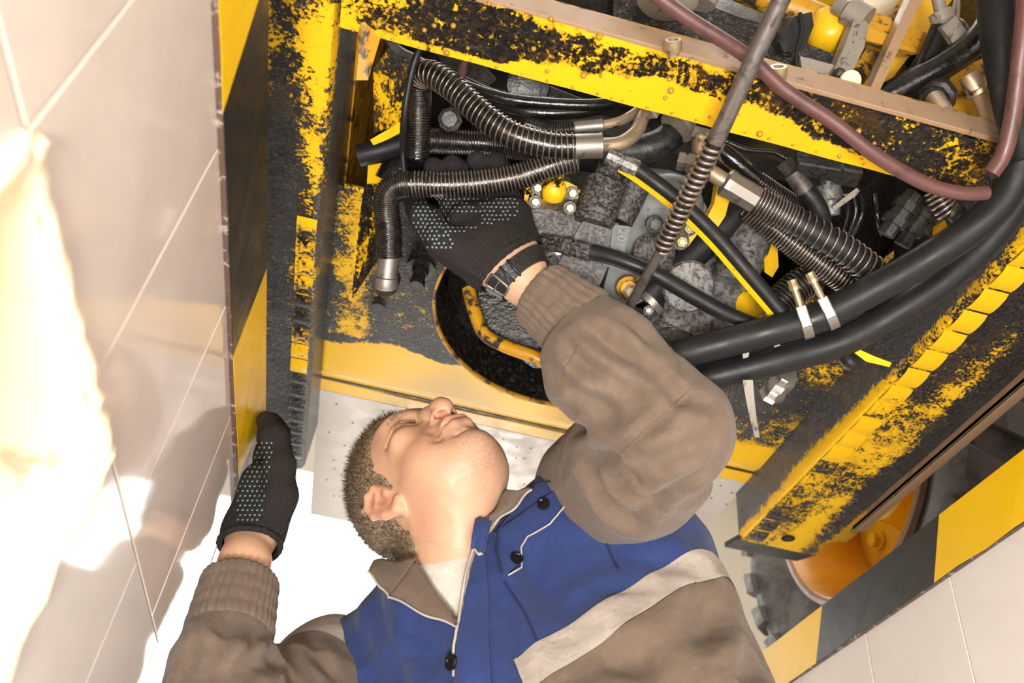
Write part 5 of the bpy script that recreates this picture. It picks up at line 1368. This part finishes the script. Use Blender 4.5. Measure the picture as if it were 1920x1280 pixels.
# ---- gloves
def knit(name, tint=1.0):
    m, nt, b = newmat(name)
    tc = N(nt, 'ShaderNodeTexCoord')
    w = N(nt, 'ShaderNodeTexWave'); w.inputs['Scale'].default_value = 190; w.inputs['Distortion'].default_value = 3.0; w.inputs['Detail'].default_value = 2
    L(nt, tc.outputs['Object'], w.inputs['Vector'])
    c = mix(nt, w.outputs['Fac'], (.015, .0135, .014), (.048, .044, .043)); c = mix(nt, mapr(nt, noise(nt, 30, 4), .5, .8), c, (.042, .036, .033))
    L(nt, c, b.inputs['Base Color']); b.inputs['Roughness'].default_value = .9; b.inputs['Specular IOR Level'].default_value = .15
    bump(nt, b, w.outputs['Fac'], .7, .0015); return m
MT['knit'] = knit('dark_knit')
MT['dots'] = simple('pale_grip_dots', (.17, .27, .28), .5)
def dots_on(geo, grid, par, rad=.0017, toward=None, keep=None, stretch=1.0):
    bvh = BVHTree.FromPolygons([tuple(q) for q in geo[0]], [list(map(int, f)) for f in geo[1]])
    out = []
    for (u, v) in grid:
        d = ray(u, v); d = d / np.linalg.norm(d)
        h = bvh.ray_cast(Vector(CAM), Vector(d))
        if h[0] is None: continue
        p = np.array(h[0]); n = np.array(h[1]); n = n if n @ d < 0 else -n
        x, y, z = frame_of(n)
        g = lathe(p - n * .0004, n, [(0, rad), (.0007, rad * .85), (.0011, rad * .3)], 6)
        out.append(g)
    if out: return obj('grip_dots', join(*out), MT['dots'], par, 'pale rubber grip dots', smooth=80, kind='stuff')
def glovepost(ax0, ax1):
    ax0 = np.asarray(ax0); ax = np.asarray(ax1) - ax0; ax = ax / np.linalg.norm(ax); x, y, _ = frame_of(ax)
    def post(p, d):
        q = p - ax0; s = q @ ax; th = np.arctan2(q @ y, q @ x)
        return d - .0010 * np.sin(th * 26) * np.clip(1.3 - s / .05, 0, 1) - .0008 * vnoise(p, 60)
    return post
cufL = [rc(P(962, 505, 1.032), P(925, 470, 1.045), .0335, .034, .02)]
gl_geo = sdf_mesh(HL_ + cufL, .0022, post=glovepost(P(975, 515, 1.03), P(920, 430, 1.06)))
gq = np.asarray(gl_geo[0]); axw = (P(940, 480, 1.04) - WL); axw /= np.linalg.norm(axw)
(_, gl_geo2) = clip_geo(gl_geo, (gq - P(958, 500, 1.032)) @ axw)
glove = obj('glove', gl_geo2, MT['knit'], per, 'dark knitted work glove with grip dots holding the spiral hose', smooth=180)
cuffroll = []
x, y, z = frame_of(axw)
cr = np.array([P(950, 492, 1.034) + .0355 * (x * math.cos(t) + y * math.sin(t)) for t in np.linspace(0, 2 * math.pi, 40)])
obj('rolled_cuff', tube(cr, .0042, 8), MT['knit'], glove, smooth=80)
grid = []
for i in range(26):
    for j in range(22):
        u = 775 + i * 8.6 + (j % 2) * 4.3; v = 372 + j * 7.6
        # thumb, thenar and the band of the palm that carries dots
        on_thumb = v > 372 and u < 800 + (v - 372) * .62 and v < 470
        on_palm = (v < 425 + (900 - u) * .28) and u > 800 and u < 972 and not (840 < u < 900 and 396 < v < 420)
        if (on_thumb or on_palm) and rng.random() < .93: grid.append((u + rng.random() * 1.5, v + rng.random() * 1.5))
dots_on(gl_geo2, grid, glove, .0017)
axr = PY(497, 905, 1.035) - WR; axr /= np.linalg.norm(axr)
gr_geo = sdf_mesh(HRt_ + [rc(WR + axr * .012, HB, .0325, .033, .02)], .0022, post=glovepost(WR, PY(497, 905, 1.035)))
gq = np.asarray(gr_geo[0]); cutp = WR + axr * .030
(_, gr_geo2) = clip_geo(gr_geo, (gq - cutp) @ axr)
glove2 = obj('glove', gr_geo2, MT['knit'], per, 'dark knitted work glove leaning on the striped edging', smooth=180)
bvhG = BVHTree.FromPolygons([tuple(q) for q in gr_geo[0]], gr_geo[1].tolist())
x, y, z = frame_of(axr); cr = []
for t in np.linspace(0, 2 * math.pi, 48):
    dr = x * math.cos(t) + y * math.sin(t); h_ = bvhG.ray_cast(Vector(cutp + axr * .003 + dr * .09), Vector(-dr))
    cr.append(np.array(h_[0]) if h_[0] is not None else cutp + dr * .034)
obj('rolled_cuff', tube(np.array(cr), .0040, 8), MT['knit'], glove2, smooth=80)
grid = []
for i in range(9):
    for j in range(17):
        u = 446 + i * 9 + (j % 2) * 4.5; v = 830 + j * 9
        if u < 512 - (v - 830) * .16: grid.append((u, v))
dots_on(gr_geo2, grid, glove2, .0017)

# watch strap on the left wrist, buckle on the inside
wa0 = P(985, 530, 1.03); d = axw; c0 = P(972, 517, 1.031)
x, y, z = frame_of(d)
tow = CAM - c0; tow -= d * (tow @ d); tow /= np.linalg.norm(tow); sd = np.cross(d, tow)
bvhB = BVHTree.FromPolygons([tuple(q) for q in bv], bf.tolist())
def wrist_r(ang, off):
    dr = tow * math.cos(ang) + sd * math.sin(ang)
    h = bvhB.ray_cast(Vector(c0 + axw * off + dr * .075), Vector(-dr))
    return .075 - h[3] if h[0] is not None else .032
V = []; F = []
ns = 44
for i in range(ns):
    t = 2 * math.pi * i / ns
    for ww, ex in ((-.0105, .0004), (-.0105, .0034), (.0105, .0034), (.0105, .0004)):
        V.append(c0 + d * ww + (wrist_r(t, ww) + ex) * (tow * math.cos(t) + sd * math.sin(t)))
for i in range(ns):
    for j in range(4):
        a, b2 = i * 4 + j, i * 4 + (j + 1) % 4; k2 = ((i + 1) % ns) * 4
        F.append([a, k2 + j, k2 + (j + 1) % 4, b2])
MT['leather'] = simple('black_leather', (.014, .014, .016), .34, bmp=.4, bscale=200)
strap = obj('watch_strap', (np.array(V), F), MT['leather'], per, 'black leather watch strap', smooth=60)
def on_wrist(ang, off, r): return c0 + d * off + (wrist_r(ang, max(-.0105, min(.0105, off))) + r - .0335) * (tow * math.cos(ang) + sd * math.sin(ang))
sgn = 1 if (sd @ DOWN) > 0 else -1
bang = sgn * math.radians(42)
bk = [on_wrist(bang - .26, -.0125, .0365), on_wrist(bang + .20, -.0125, .0368), on_wrist(bang + .20, .0125, .0370), on_wrist(bang - .26, .0125, .0368)]
bp = []
for a, b2 in zip(bk, bk[1:] + bk[:1]): bp += [a + (b2 - a) * t for t in (.12, .5, .88)]
bp.append(bp[0])
obj('buckle', join(tube(np.array(bp), .0017, 8), tube(np.array([on_wrist(bang + .2, 0, .0372), on_wrist(bang, 0, .0378), on_wrist(bang - .26, 0, .0376)]), .0012, 8)), MT['steel'], strap, 'steel buckle', smooth=60)
keep = [on_wrist(bang - sgn * .62 - t, o, .0368) for t in (0, .16) for o in (-.0105, .0105)]
for dt in (.50, .80):
    a = bang - sgn * dt
    lp_ = np.array([on_wrist(a, -.011, .034), on_wrist(a, -.0105, .0378), on_wrist(a, 0, .0382), on_wrist(a, .0105, .0378), on_wrist(a, .011, .034)])
    obj('strap_keeper', tube(lp_, .0018, 8), MT['leather'], strap, smooth=60)
obj('strap_holes', join(*[lathe(on_wrist(bang + sgn * (.32 + .22 * k), 0, .0352), tow * math.cos(bang) + sd * math.sin(bang), [(0, .0014), (.0008, .0014)], 8) for k in range(4)]), MT['hblack'], strap, kind='stuff')
wt = obj('watch_case', lathe(on_wrist(math.pi, 0, .034), -tow, [(0, .017), (.008, .018), (.010, .015)], 28), MT['steel'], strap, 'steel watch case on the outer side of the wrist', smooth=40)

# ---- overalls
def cloth(name, col, var=.10, weave=900, rough=.8, stain=(.05, .04, .035), st_lo=.70):
    m, nt, b = newmat(name)
    n1 = noise(nt, 7, 5, .65); n2 = noise(nt, 45, 4, .7)
    c = mix(nt, n1, tuple(x * (1 - var) for x in col), tuple(x * (1 + var) for x in col))
    c = mix(nt, mapr(nt, n2, .45, .75), c, tuple(x * 1.22 for x in col))
    c = mix(nt, math_(nt, 'MULTIPLY', mapr(nt, noise(nt, 11, 5, .7), st_lo, st_lo + .10), .55), c, stain)
    L(nt, c, b.inputs['Base Color']); b.inputs['Roughness'].default_value = rough; b.inputs['Sheen Weight'].default_value = .15; b.inputs['Specular IOR Level'].default_value = .25
    h = math_(nt, 'ADD', noise(nt, weave, 2), math_(nt, 'MULTIPLY', noise(nt, 70, 4, .6), 2.2)); h2 = noise(nt, 26, 3, .55, dist=1.2); h = math_(nt, 'ADD', h, math_(nt, 'MULTIPLY', h2, 5.0)); bump(nt, b, h, .40, .0018)
    return m
MT['blue'] = cloth('blue_cotton', (.022, .042, .150), .22)
MT['stitch'] = simple('dark_blue_stitching', (.012, .022, .085), .85)
MT['taupe'] = cloth('taupe_cotton', (.150, .110, .083), .12)
MT['band'] = cloth('pale_grey_band', (.40, .355, .315), .06, stain=(.28, .20, .12), st_lo=.60)
MT['shirt'] = cloth('white_undershirt', (.72, .68, .63), .04, st_lo=.9)
MT['piping'] = simple('pale_piping', (.46, .42, .38), .8)
def fold(a, b, amp, wl, lo, hi, ph=0., tw=1.0):
    """ring folds round a limb between two fractions of its length"""
    a = np.asarray(a); b = np.asarray(b); ax = b - a; Ln = np.linalg.norm(ax); ax = ax / Ln; x, y, _ = frame_of(ax)
    def f(p):
        q = p - a; s = q @ ax / Ln; th = np.arctan2(q @ y, q @ x) + .35 * vnoise(p, 9)
        win = np.clip((s - lo) / .12, 0, 1) * np.clip((hi - s) / .12, 0, 1)
        r = np.linalg.norm(q - (q @ ax)[:, None] * ax, axis=1)
        win = win * (r < .16)
        return amp * win * (1.2 - 2.0 * np.abs(np.sin((s * Ln / wl) * math.pi * .6 + tw * np.sin(th + ph) * 1.6 + 1.0 * vnoise(p, 7))) ** .7) * (.35 + .65 * np.clip(np.cos(th * .5 + ph), 0, 1))
    return f
cuffA, cuffB = P(1008, 548, 1.025), P(1082, 606, 1.005)
UAl = SL + (SL - EL) * .10
sleeveL = [rc(cuffB, EL + (WL - EL) * .45, .046, .064, .02), rc(EL + (WL - EL) * .45, EL, .063, .062, .03), rc(EL, EL + (SL - EL) * .5, .062, .084, .03), rc(EL + (SL - EL) * .5, SL, .084, .100, .03)]
FL1 = fold(SL, EL, .0045, .075, .1, 1.05); FL2 = fold(EL, WL, .0030, .055, -.1, .75, 1.2)
cuffC, cuffD = WR + (ER - WR) * .09, WR + (ER - WR) * .34
sleeveR = [rc(cuffD, ER, .050, .066, .03), rc(ER, SRt, .068, .086, .03)]
FR1 = fold(ER, SRt, .006, .07, .0, .9); FR2 = fold(WR, ER, .004, .06, .3, 1.1, 2.)
torso = [el(CH + UB * .01, (.225, .140, .245), BR, .06), el(WA, (.230, .155, .22), None, .07), el(PE, (.20, .15, .16), None, .07),
         rc(np.array((.345, .965, -.15)), np.array((.405, .965, -.42)), .080, .125, .06), rc(NB - UB * .035, SL - UB * .01, .070, .085, .05), rc(NB - UB * .035, SRt - UB * .01, .070, .078, .05), rc(NB - UB * .02, CH, .085, .11, .05)]
def jpost(p, d):
    w = FL1(p) + FL2(p) + FR1(p) + FR2(p)
    q = (p - CH) @ BR.T
    # broad drapes of the blouse, running down from the shoulders
    w = w + .0048 * np.sin(q[:, 0] * 42 + 1.2 * np.sin(q[:, 2] * 9) + 2.2 * vnoise(p, 8)) * np.clip(.16 - q[:, 2], 0, .25) * 4.0 * (q[:, 1] > 0)
    w = w + .0040 * vnoise(p, 16) + .0020 * vnoise(p, 38)
    return d - w
legs = [rc(HIPL, KL, .105, .085, .06), rc(HIPR, KR, .105, .085, .06), rc(KL, AL, .085, .075, .04), rc(KR, AR_, .085, .075, .04)]
# torso with trousers
tv, tf = sdf_mesh(torso + legs, .0050, post=jpost)
def fold_lines(V, F, lines):
    n = vnorm(V, F); bv_ = BVHTree.FromPolygons([tuple(q) for q in V], F.tolist())
    for pts, w_, dp_ in lines:
        path = []
        for u, v in pts:
            dd = ray(u, v); dd /= np.linalg.norm(dd); h = bv_.ray_cast(Vector(CAM), Vector(dd))
            if h[0] is not None: path.append(np.array(h[0]))
        if len(path) >= 2: V = crease(V, n, path, w_, dp_)
    return V
tv = fold_lines(tv, tf, [([(700, 1115), (725, 1180), (770, 1279)], 0.0162, 0.0095), ([(770, 1120), (800, 1195), (835, 1279)], 0.0149, 0.0081), ([(650, 1160), (690, 1215), (725, 1279)], 0.0162, 0.0095),
    ([(735, 1120), (770, 1180), (800, 1250)], 0.0108, 0.0068), ([(935, 1100), (952, 1190), (985, 1260)], 0.0135, 0.0081), ([(1000, 1010), (1010, 1090), (1060, 1140)], 0.0162, 0.0054), ([(1110, 960), (1150, 1040), (1220, 1080)], 0.0162, 0.0068),
    ([(1180, 1010), (1230, 1050), (1300, 1060)], 0.0135, 0.0068), ([(1340, 1100), (1325, 1190), (1290, 1279)], 0.0189, 0.0121), ([(1180, 1240), (1270, 1190), (1370, 1150)], 0.0175, 0.0081), ([(1410, 1180), (1395, 1240), (1385, 1279)], 0.0162, 0.0121),
    ([(1080, 1270), (1160, 1240), (1250, 1240)], 0.0162, 0.0068), ([(880, 1130), (905, 1200), (915, 1279)], 0.0121, 0.0068), ([(1060, 1150), (1130, 1110), (1190, 1100)], 0.0121, 0.0041)])
# neck opening: a funnel round the neck running down to the point of the V
vq = CAM + ray(857, 1172) / FPX * 1.02
bvhT = BVHTree.FromPolygons([tuple(q) for q in tv], tf.tolist())
def surf(u, v, bvh, off=0.0):
    dd = ray(u, v); dd = dd / np.linalg.norm(dd)
    h = bvh.ray_cast(Vector(CAM), Vector(dd))
    if h[0] is None: return None, None
    n = np.array(h[1]); n = n if n @ dd < 0 else -n
    return np.array(h[0]) + n * off, n
pV, nV = surf(857, 1172, bvhT)
pC, nC = surf(850, 1070, bvhT)
if pC is None: pC = NB + FB * .07
hole = [rc(NB + (hp_(0, -.02, -.04) - NB) * 1.2, NB - UB * .02, .080, .078, .03), rc(NB - UB * .015 + FB * .03, NB - UB * .02 + FB * .075, .062, .055, .02), rc(pC - LB * .012, pV, .042, .003, .02)]
if True:
    sc = evalp(hole, tv)
(_, jk) = clip_geo((tv, tf.tolist()) if False else (tv, tf), sc)
# seams: chest band from two sight points on the cloth, cut square to the chest
def plane_through(a, b, d):
    n = np.cross(b - a, d); n /= np.linalg.norm(n); n = n if n @ UB > 0 else -n
    return lambda p: (np.asarray(p) - a) @ n
def s_(u, v, o=0.0):
    p, n = surf(u, v, bvhT, o)
    if p is None: print('miss', u, v); p = P(u, v, 1.0)
    return p
fd = FB * .75 + np.array((0, -1, 0)) * .25
qa, qb = s_(985, 1222), s_(1290, 1035)
qc, qd = s_(1000, 1290) , s_(1320, 1090)
top_pl = plane_through(qa, qb, fd); low_pl = plane_through(qc, qd, fd)
def tri(geo):
    V, F = geo; out = []
    for f in F: out.append(list(f))
    return V, out
def clipl(geo, fun):
    V, F = geo
    q4 = [f for f in F if len(f) == 4]; q3 = [f for f in F if len(f) == 3]
    s = fun(np.asarray(V)); neg = []; pos = []
    for q in (q4, q3):
        if q:
            a, b2 = clip_geo((V, np.array(q)), s); neg.append(a); pos.append(b2)
    jn = [g for g in neg if len(g[0])]; jp = [g for g in pos if len(g[0])]
    return (join(*jn) if jn else None), (join(*jp) if jp else None)
below, blue = clipl(jk, top_pl)
low, band = clipl(below, low_pl)
# the band and pocket end at the front placket, right chest carries on in blue
def weld(geo):
    return geo
sol = lambda o, t: (lambda m_: (setattr(m_, 'thickness', t), setattr(m_, 'offset', 1)))(o.modifiers.new('cloth', 'SOLIDIFY'))
pla, plb = s_(905, 1000), s_(862, 1275)
side_n = np.cross(plb - pla, fd); side_n /= np.linalg.norm(side_n); side_n = side_n if side_n @ LB > 0 else -side_n
pp_ = s_(968, 1250); fr = lambda p: (np.asarray(p) - (pp_ if pp_ is not None else pla + LB * .06)) @ LB
bandR, bandL = clipl(band, fr)
blue2, lowL = clipl(low, fr)
jacket = obj('jacket', join(*[g for g in (blue, bandR, blue2) if g]), MT['blue'], per, 'worn blue cotton jacket body', smooth=180)
if bandL:
    bb = BVHTree.FromPolygons([tuple(q) for q in tv], tf.tolist())
    nn = np.array([np.array(bb.find_nearest(Vector(q))[1]) for q in bandL[0]])
    obj('chest_band', (bandL[0] + nn * .0012, bandL[1]), MT['band'], jacket, 'pale grey stitched chest band with brown stains', smooth=180)
if lowL: obj('lower_front', lowL, MT['taupe'], jacket, 'taupe lower front panel', smooth=180)
print('jacket pieces', len(jk[0]))
sv, sf = sdf_mesh(sleeveL, .0050, post=lambda p, d: d - FL1(p) - FL2(p) - .0030 * vnoise(p, 16) - .0012 * vnoise(p, 45))
sv = fold_lines(sv, sf, [([(1098, 612), (1150, 650), (1215, 688)], .009, 0.0120), ([(1062, 650), (1105, 690), (1150, 712)], .008, 0.0090), ([(1040, 700), (1100, 735), (1180, 740)], .010, 0.0075),
    ([(1180, 600), (1215, 640), (1270, 660)], .010, 0.0090), ([(1165, 902), (1195, 918), (1232, 926)], .009, 0.0195), ([(1098, 862), (1128, 925), (1190, 980)], .012, 0.0120), ([(1180, 975), (1270, 915), (1335, 860)], .012, 0.0090),
    ([(1150, 860), (1230, 795), (1300, 720)], .007, 0.0060), ([(1085, 800), (1150, 770), (1200, 775)], .012, 0.0090), ([(1240, 860), (1290, 845), (1340, 815)], .010, 0.0090), ([(1230, 700), (1270, 740), (1330, 760)], .010, 0.0075),
    ([(1060, 755), (1120, 760), (1160, 800)], .010, 0.0090), ([(1120, 850), (1170, 840), (1230, 870)], .010, 0.0060), ([(1175, 865), (1205, 900), (1245, 960)], .005, 0.0045)])
dirS = (SL - EL) / np.linalg.norm(SL - EL)
(keepS, _) = clip_geo((sv, sf), (sv - (SL - dirS * -.015)) @ dirS - .004 * vnoise(sv, 20))
axc = cuffB - cuffA; axc /= np.linalg.norm(axc)
ks = keepS
(_, ks) = clipl(keepS, lambda V: (V - cuffB) @ axc + np.where(np.linalg.norm(V - cuffB, axis=1) < .075, 0, 1))
sleeve = obj('sleeve', ks, MT['taupe'], per, 'taupe sleeve of the raised arm, folded at the elbow', smooth=180)
def ribbed_cuff(par, a, b, ra, rb, nrib, bands, label):
    path = catmull([a, b], 30); segs = nrib * 6
    rr = np.empty((30, segs)); th = np.arange(segs) * 2 * math.pi / segs
    for i in range(30):
        t = i / 29; base = ra + (rb - ra) * t
        puff = .0016 * abs(math.sin(math.pi * bands * t)) ** .6
        rr[i] = base + puff + .0013 * np.sin(th * nrib + .9 * math.sin(6 * t) + 1.1 * np.sin(3 * th)) + .0012 * np.sin(2 * th + 1)
    T, X, Y = frames(path)
    V = path[:, None, :] + rr[..., None] * (np.cos(th)[None, :, None] * X[:, None, :] + np.sin(th)[None, :, None] * Y[:, None, :])
    V = V.reshape(-1, 3); i = np.arange(29)[:, None] * segs; j = np.arange(segs)[None]; k = (j + 1) % segs
    F = np.stack([i + j, i + k, i + segs + k, i + segs + j], -1).reshape(-1, 4)
    o = obj('cuff', (V, F), MT['taupe'], par, label, smooth=180); sol(o, .003); o.modifiers[-1].offset = -1
    return o
ribbed_cuff(sleeve, cuffA, cuffB + axc * .008, .0395, .0490, 26, 4, 'elasticated ribbed cuff below the watch strap')
rv, rf = sdf_mesh(sleeveR, .0052, post=lambda p, d: d - FR1(p) - FR2(p) - .0030 * vnoise(p, 16) - .0012 * vnoise(p, 45))
rv = fold_lines(rv, rf, [([(440, 1278), (475, 1255), (508, 1238)], .010, .012), ([(425, 1170), (410, 1220), (395, 1278)], .010, .007), ([(475, 1180), (460, 1230), (430, 1278)], .010, .008), ([(545, 1279), (520, 1255), (508, 1240)], .010, .010),
    ([(500, 1170), (490, 1210), (450, 1250)], .009, .007), ([(575, 1200), (600, 1240), (640, 1279)], .010, .005), ([(380, 1180), (365, 1230), (350, 1278)], .010, .006)])
dirR = (SRt - ER) / np.linalg.norm(SRt - ER)
axd = cuffD - cuffC; axd /= np.linalg.norm(axd)
ksr = clipl((rv, rf), lambda V: (V - (SRt + dirR * .01)) @ dirR)[0]
ksr = clipl(ksr, lambda V: (V - cuffD) @ axd + np.where(np.linalg.norm(V - cuffD, axis=1) < .068, 0, 1))[1]
lowR, yokeR = clipl(ksr, lambda V: (V - (SRt - dirR * .055)) @ dirR)
sleeve2 = obj('sleeve', lowR, MT['taupe'], per, 'taupe sleeve of the arm leaning on the pit wall', smooth=180)
if yokeR: obj('shoulder_stripe', yokeR, MT['band'], sleeve2, 'pale grey stripe round the shoulder', smooth=180)
ribbed_cuff(sleeve2, cuffC, cuffD + axd * .008, .0440, .0490, 34, 4, 'elasticated ribbed cuff under the leaning hand')

# undershirt inside the collar
usv, usf = sdf_mesh(torso, .005, lo=NB - np.array((.2, .24, .22)), hi=NB + np.array((.26, .2, .12)), post=lambda p, d: jpost(p, d) * .6 + d * .4 + .009)
scu = evalp([rc(NB + (hp_(0, -.02, -.04) - NB), NB - UB * .012 + FB * .012, .066, .064, .02)], usv)
us = clip_geo((usv, usf), scu)[1]
us = clipl(us, lambda V: np.minimum(np.linalg.norm(V - pC, axis=1), np.linalg.norm(V - (pC * .5 + pV * .5), axis=1)) - .088)[0]
obj('undershirt', us, MT['shirt'], per, 'white undershirt at the open collar', smooth=180)

# draped pieces laid on the cloth: patch between four sight points
bvhJ = BVHTree.FromPolygons([tuple(q) for q in tv], tf.tolist())
def patch(quad, nu, nv, off, bvh=bvhJ, bow=0.0):
    (a, b2, c, d_) = [np.array(q, float) for q in quad]
    V = []; last = None
    for i in range(nu):
        for j in range(nv):
            s, t = i / (nu - 1), j / (nv - 1)
            uv = a * (1 - s) * (1 - t) + b2 * s * (1 - t) + c * s * t + d_ * (1 - s) * t
            p, n = surf(uv[0], uv[1], bvh)
            if p is None: p, n = (last if last is not None else (P(uv[0], uv[1], 1.05), -FWD))
            last = (p, n)
            V.append(p + n * (off + bow * math.sin(math.pi * s) * math.sin(math.pi * t)))
    F = []
    for i in range(nu - 1):
        for j in range(nv - 1): k = i * nv + j; F.append([k, k + nv, k + nv + 1, k + 1])
    return np.array(V), F
def seam(pts, par, r=.0011, off=.0012, mat='piping', name='piping', label=None, bvh=None):
    path = []
    for (u0, v0), (u1, v1) in zip(pts, pts[1:]):
        n = max(2, int(math.hypot(u1 - u0, v1 - v0) / 9))
        for i in range(n):
            p, nn = surf(u0 + (u1 - u0) * i / n, v0 + (v1 - v0) * i / n, bvh or bvhJ, off)
            if p is not None: path.append(p)
    path = np.array(path)
    if len(path) < 3: return None
    return obj(name, tube(path, r, 6), MT[mat], par, label, smooth=80)
flap = obj('pocket_flap', patch(((1048, 918), (1062, 946), (942, 1088), (928, 1002)), 24, 10, .0045), MT['blue'], jacket, 'blue buttoned pocket flap', smooth=60); sol(flap, .003)
seam([(1064, 950), (1035, 985), (990, 1008), (975, 1030), (972, 1070), (944, 1090)], flap, .0012, .0075)
for u, v in ((1022, 950), (965, 1053)):
    p, n = surf(u, v, bvhJ, .006)
    bt = obj('button', lathe(p, n, [(0, .0078), (.002, .0082), (.0034, .0078), (.0036, .0060), (.0026, .0050), (.0026, .002)], 22), MT['rubberwet'], flap, 'round black button', smooth=40)
p, n = surf(858, 1243, bvhJ, .0078)
obj('button', lathe(p, n, [(0, .0088), (.0022, .0092), (.0036, .0086), (.0036, .0062), (.0026, .0052), (.0026, .002)], 22), MT['rubberwet'], jacket, 'round black button on the placket', smooth=40)
plk = obj('placket', patch(((905, 985), (862, 1172), (862, 1290), (925, 1290)), 30, 10, .004), MT['blue'], jacket, 'blue button placket edge', smooth=60); sol(plk, .0035)
seam([(903, 985), (880, 1060), (862, 1150), (858, 1200), (860, 1279)], plk, .0019, .0065)
seam([(1050, 905), (1010, 915), (975, 955), (935, 1000), (930, 1040), (945, 1086)], flap, .0013, .0062, 'stitch', 'seam')
seam([(1080, 880), (1150, 1050), (1165, 1075)], jacket, .0014, .0006, 'stitch', 'seam')
seam([(945, 1090), (985, 1150), (1010, 1210)], jacket, .0014, .0006, 'stitch', 'seam')
bvhS = BVHTree.FromPolygons([tuple(q) for q in sv], sf.tolist())
for pts in ([(1302, 722), (1262, 762), (1205, 812), (1166, 850), (1178, 876), (1215, 920), (1248, 962)], [(1232, 604), (1262, 660), (1284, 712), (1302, 722)], [(1092, 640), (1060, 690), (1052, 740)]):
    seam(pts, sleeve, .0010, .0002, 'taupe', 'seam', bvh=bvhS)
# collar leaves
def leaf(pts_w, label, par=jacket, mat='taupe'):
    """bilinear leaf between four world points (rows) with a soft roll"""
    A = np.array(pts_w, float); nu, nv = 16, 10; V = []
    for i in range(nu):
        for j in range(nv):
            s, t = i / (nu - 1), j / (nv - 1)
            p = A[0] * (1 - s) * (1 - t) + A[1] * s * (1 - t) + A[2] * s * t + A[3] * (1 - s) * t
            V.append(p - FWD * .008 * math.sin(math.pi * t) + UB * .003 * math.sin(s * 9))
    F = []
    for i in range(nu - 1):
        for j in range(nv - 1): k = i * nv + j; F.append([k, k + nv, k + nv + 1, k + 1])
    o = obj('collar', (np.array(V), F), MT[mat], par, label, smooth=180); sol(o, .004)
    ed = [i * nv + nv - 1 for i in range(nu)]
    obj('piping', tube(np.array([V[k] for k in ed]) - FWD * .002, .0016, 6), MT['piping'], o, smooth=80)
    return o
dV = (pV - CAM) @ FWD
leaf([P(778, 1050, dV + .070), P(852, 1160, dV - .003), P(857, 1176, dV - .008), P(728, 1118, dV + .052)], 'taupe collar leaf with pale piping, opened over the chest')
leaf([P(700, 1050, dV + .115), P(782, 1046, dV + .072), P(730, 1118, dV + .053), P(690, 1070, dV + .09)], 'taupe collar leaf standing behind the neck')
leaf([P(902, 988, dV + .080), P(950, 918, dV + .112), P(998, 918, dV + .114), P(925, 985, dV + .092)], 'taupe collar leaf rumpled under the chin')
leaf([P(895, 972, dV + .078), P(926, 968, dV + .090), P(905, 1040, dV + .058), P(888, 1030, dV + .064)], 'dark blue inner collar edge', mat='blue')

# boots
for a in (AL, AR_):
    g = sdf_mesh([rc(a, a + np.array((0, 0, -.02)), .06, .055, .03), rc(a + np.array((0, .02, -.045)), a + np.array((0, -.13, -.045)), .045, .042, .03), rc(a + np.array((0, -.12, -.045)), a + np.array((0, -.16, -.05)), .045, .038, .03)], .007,
                 post=lambda p, d: np.maximum(d, -(p[:, 2] - (ZPIT + .012))))
    bo = obj('boot', g, MT['leather'], per, smooth=180)
    obj('sole', prism([(a[0] + .05 * math.cos(t), a[1] - .06 + (.125 if math.sin(t) < 0 else .115) * -math.sin(t) * -1, ZPIT) for t in np.linspace(0, 2 * math.pi, 24, endpoint=False)], (0, 0, .022)), MT['rubber'], bo, flat=True)
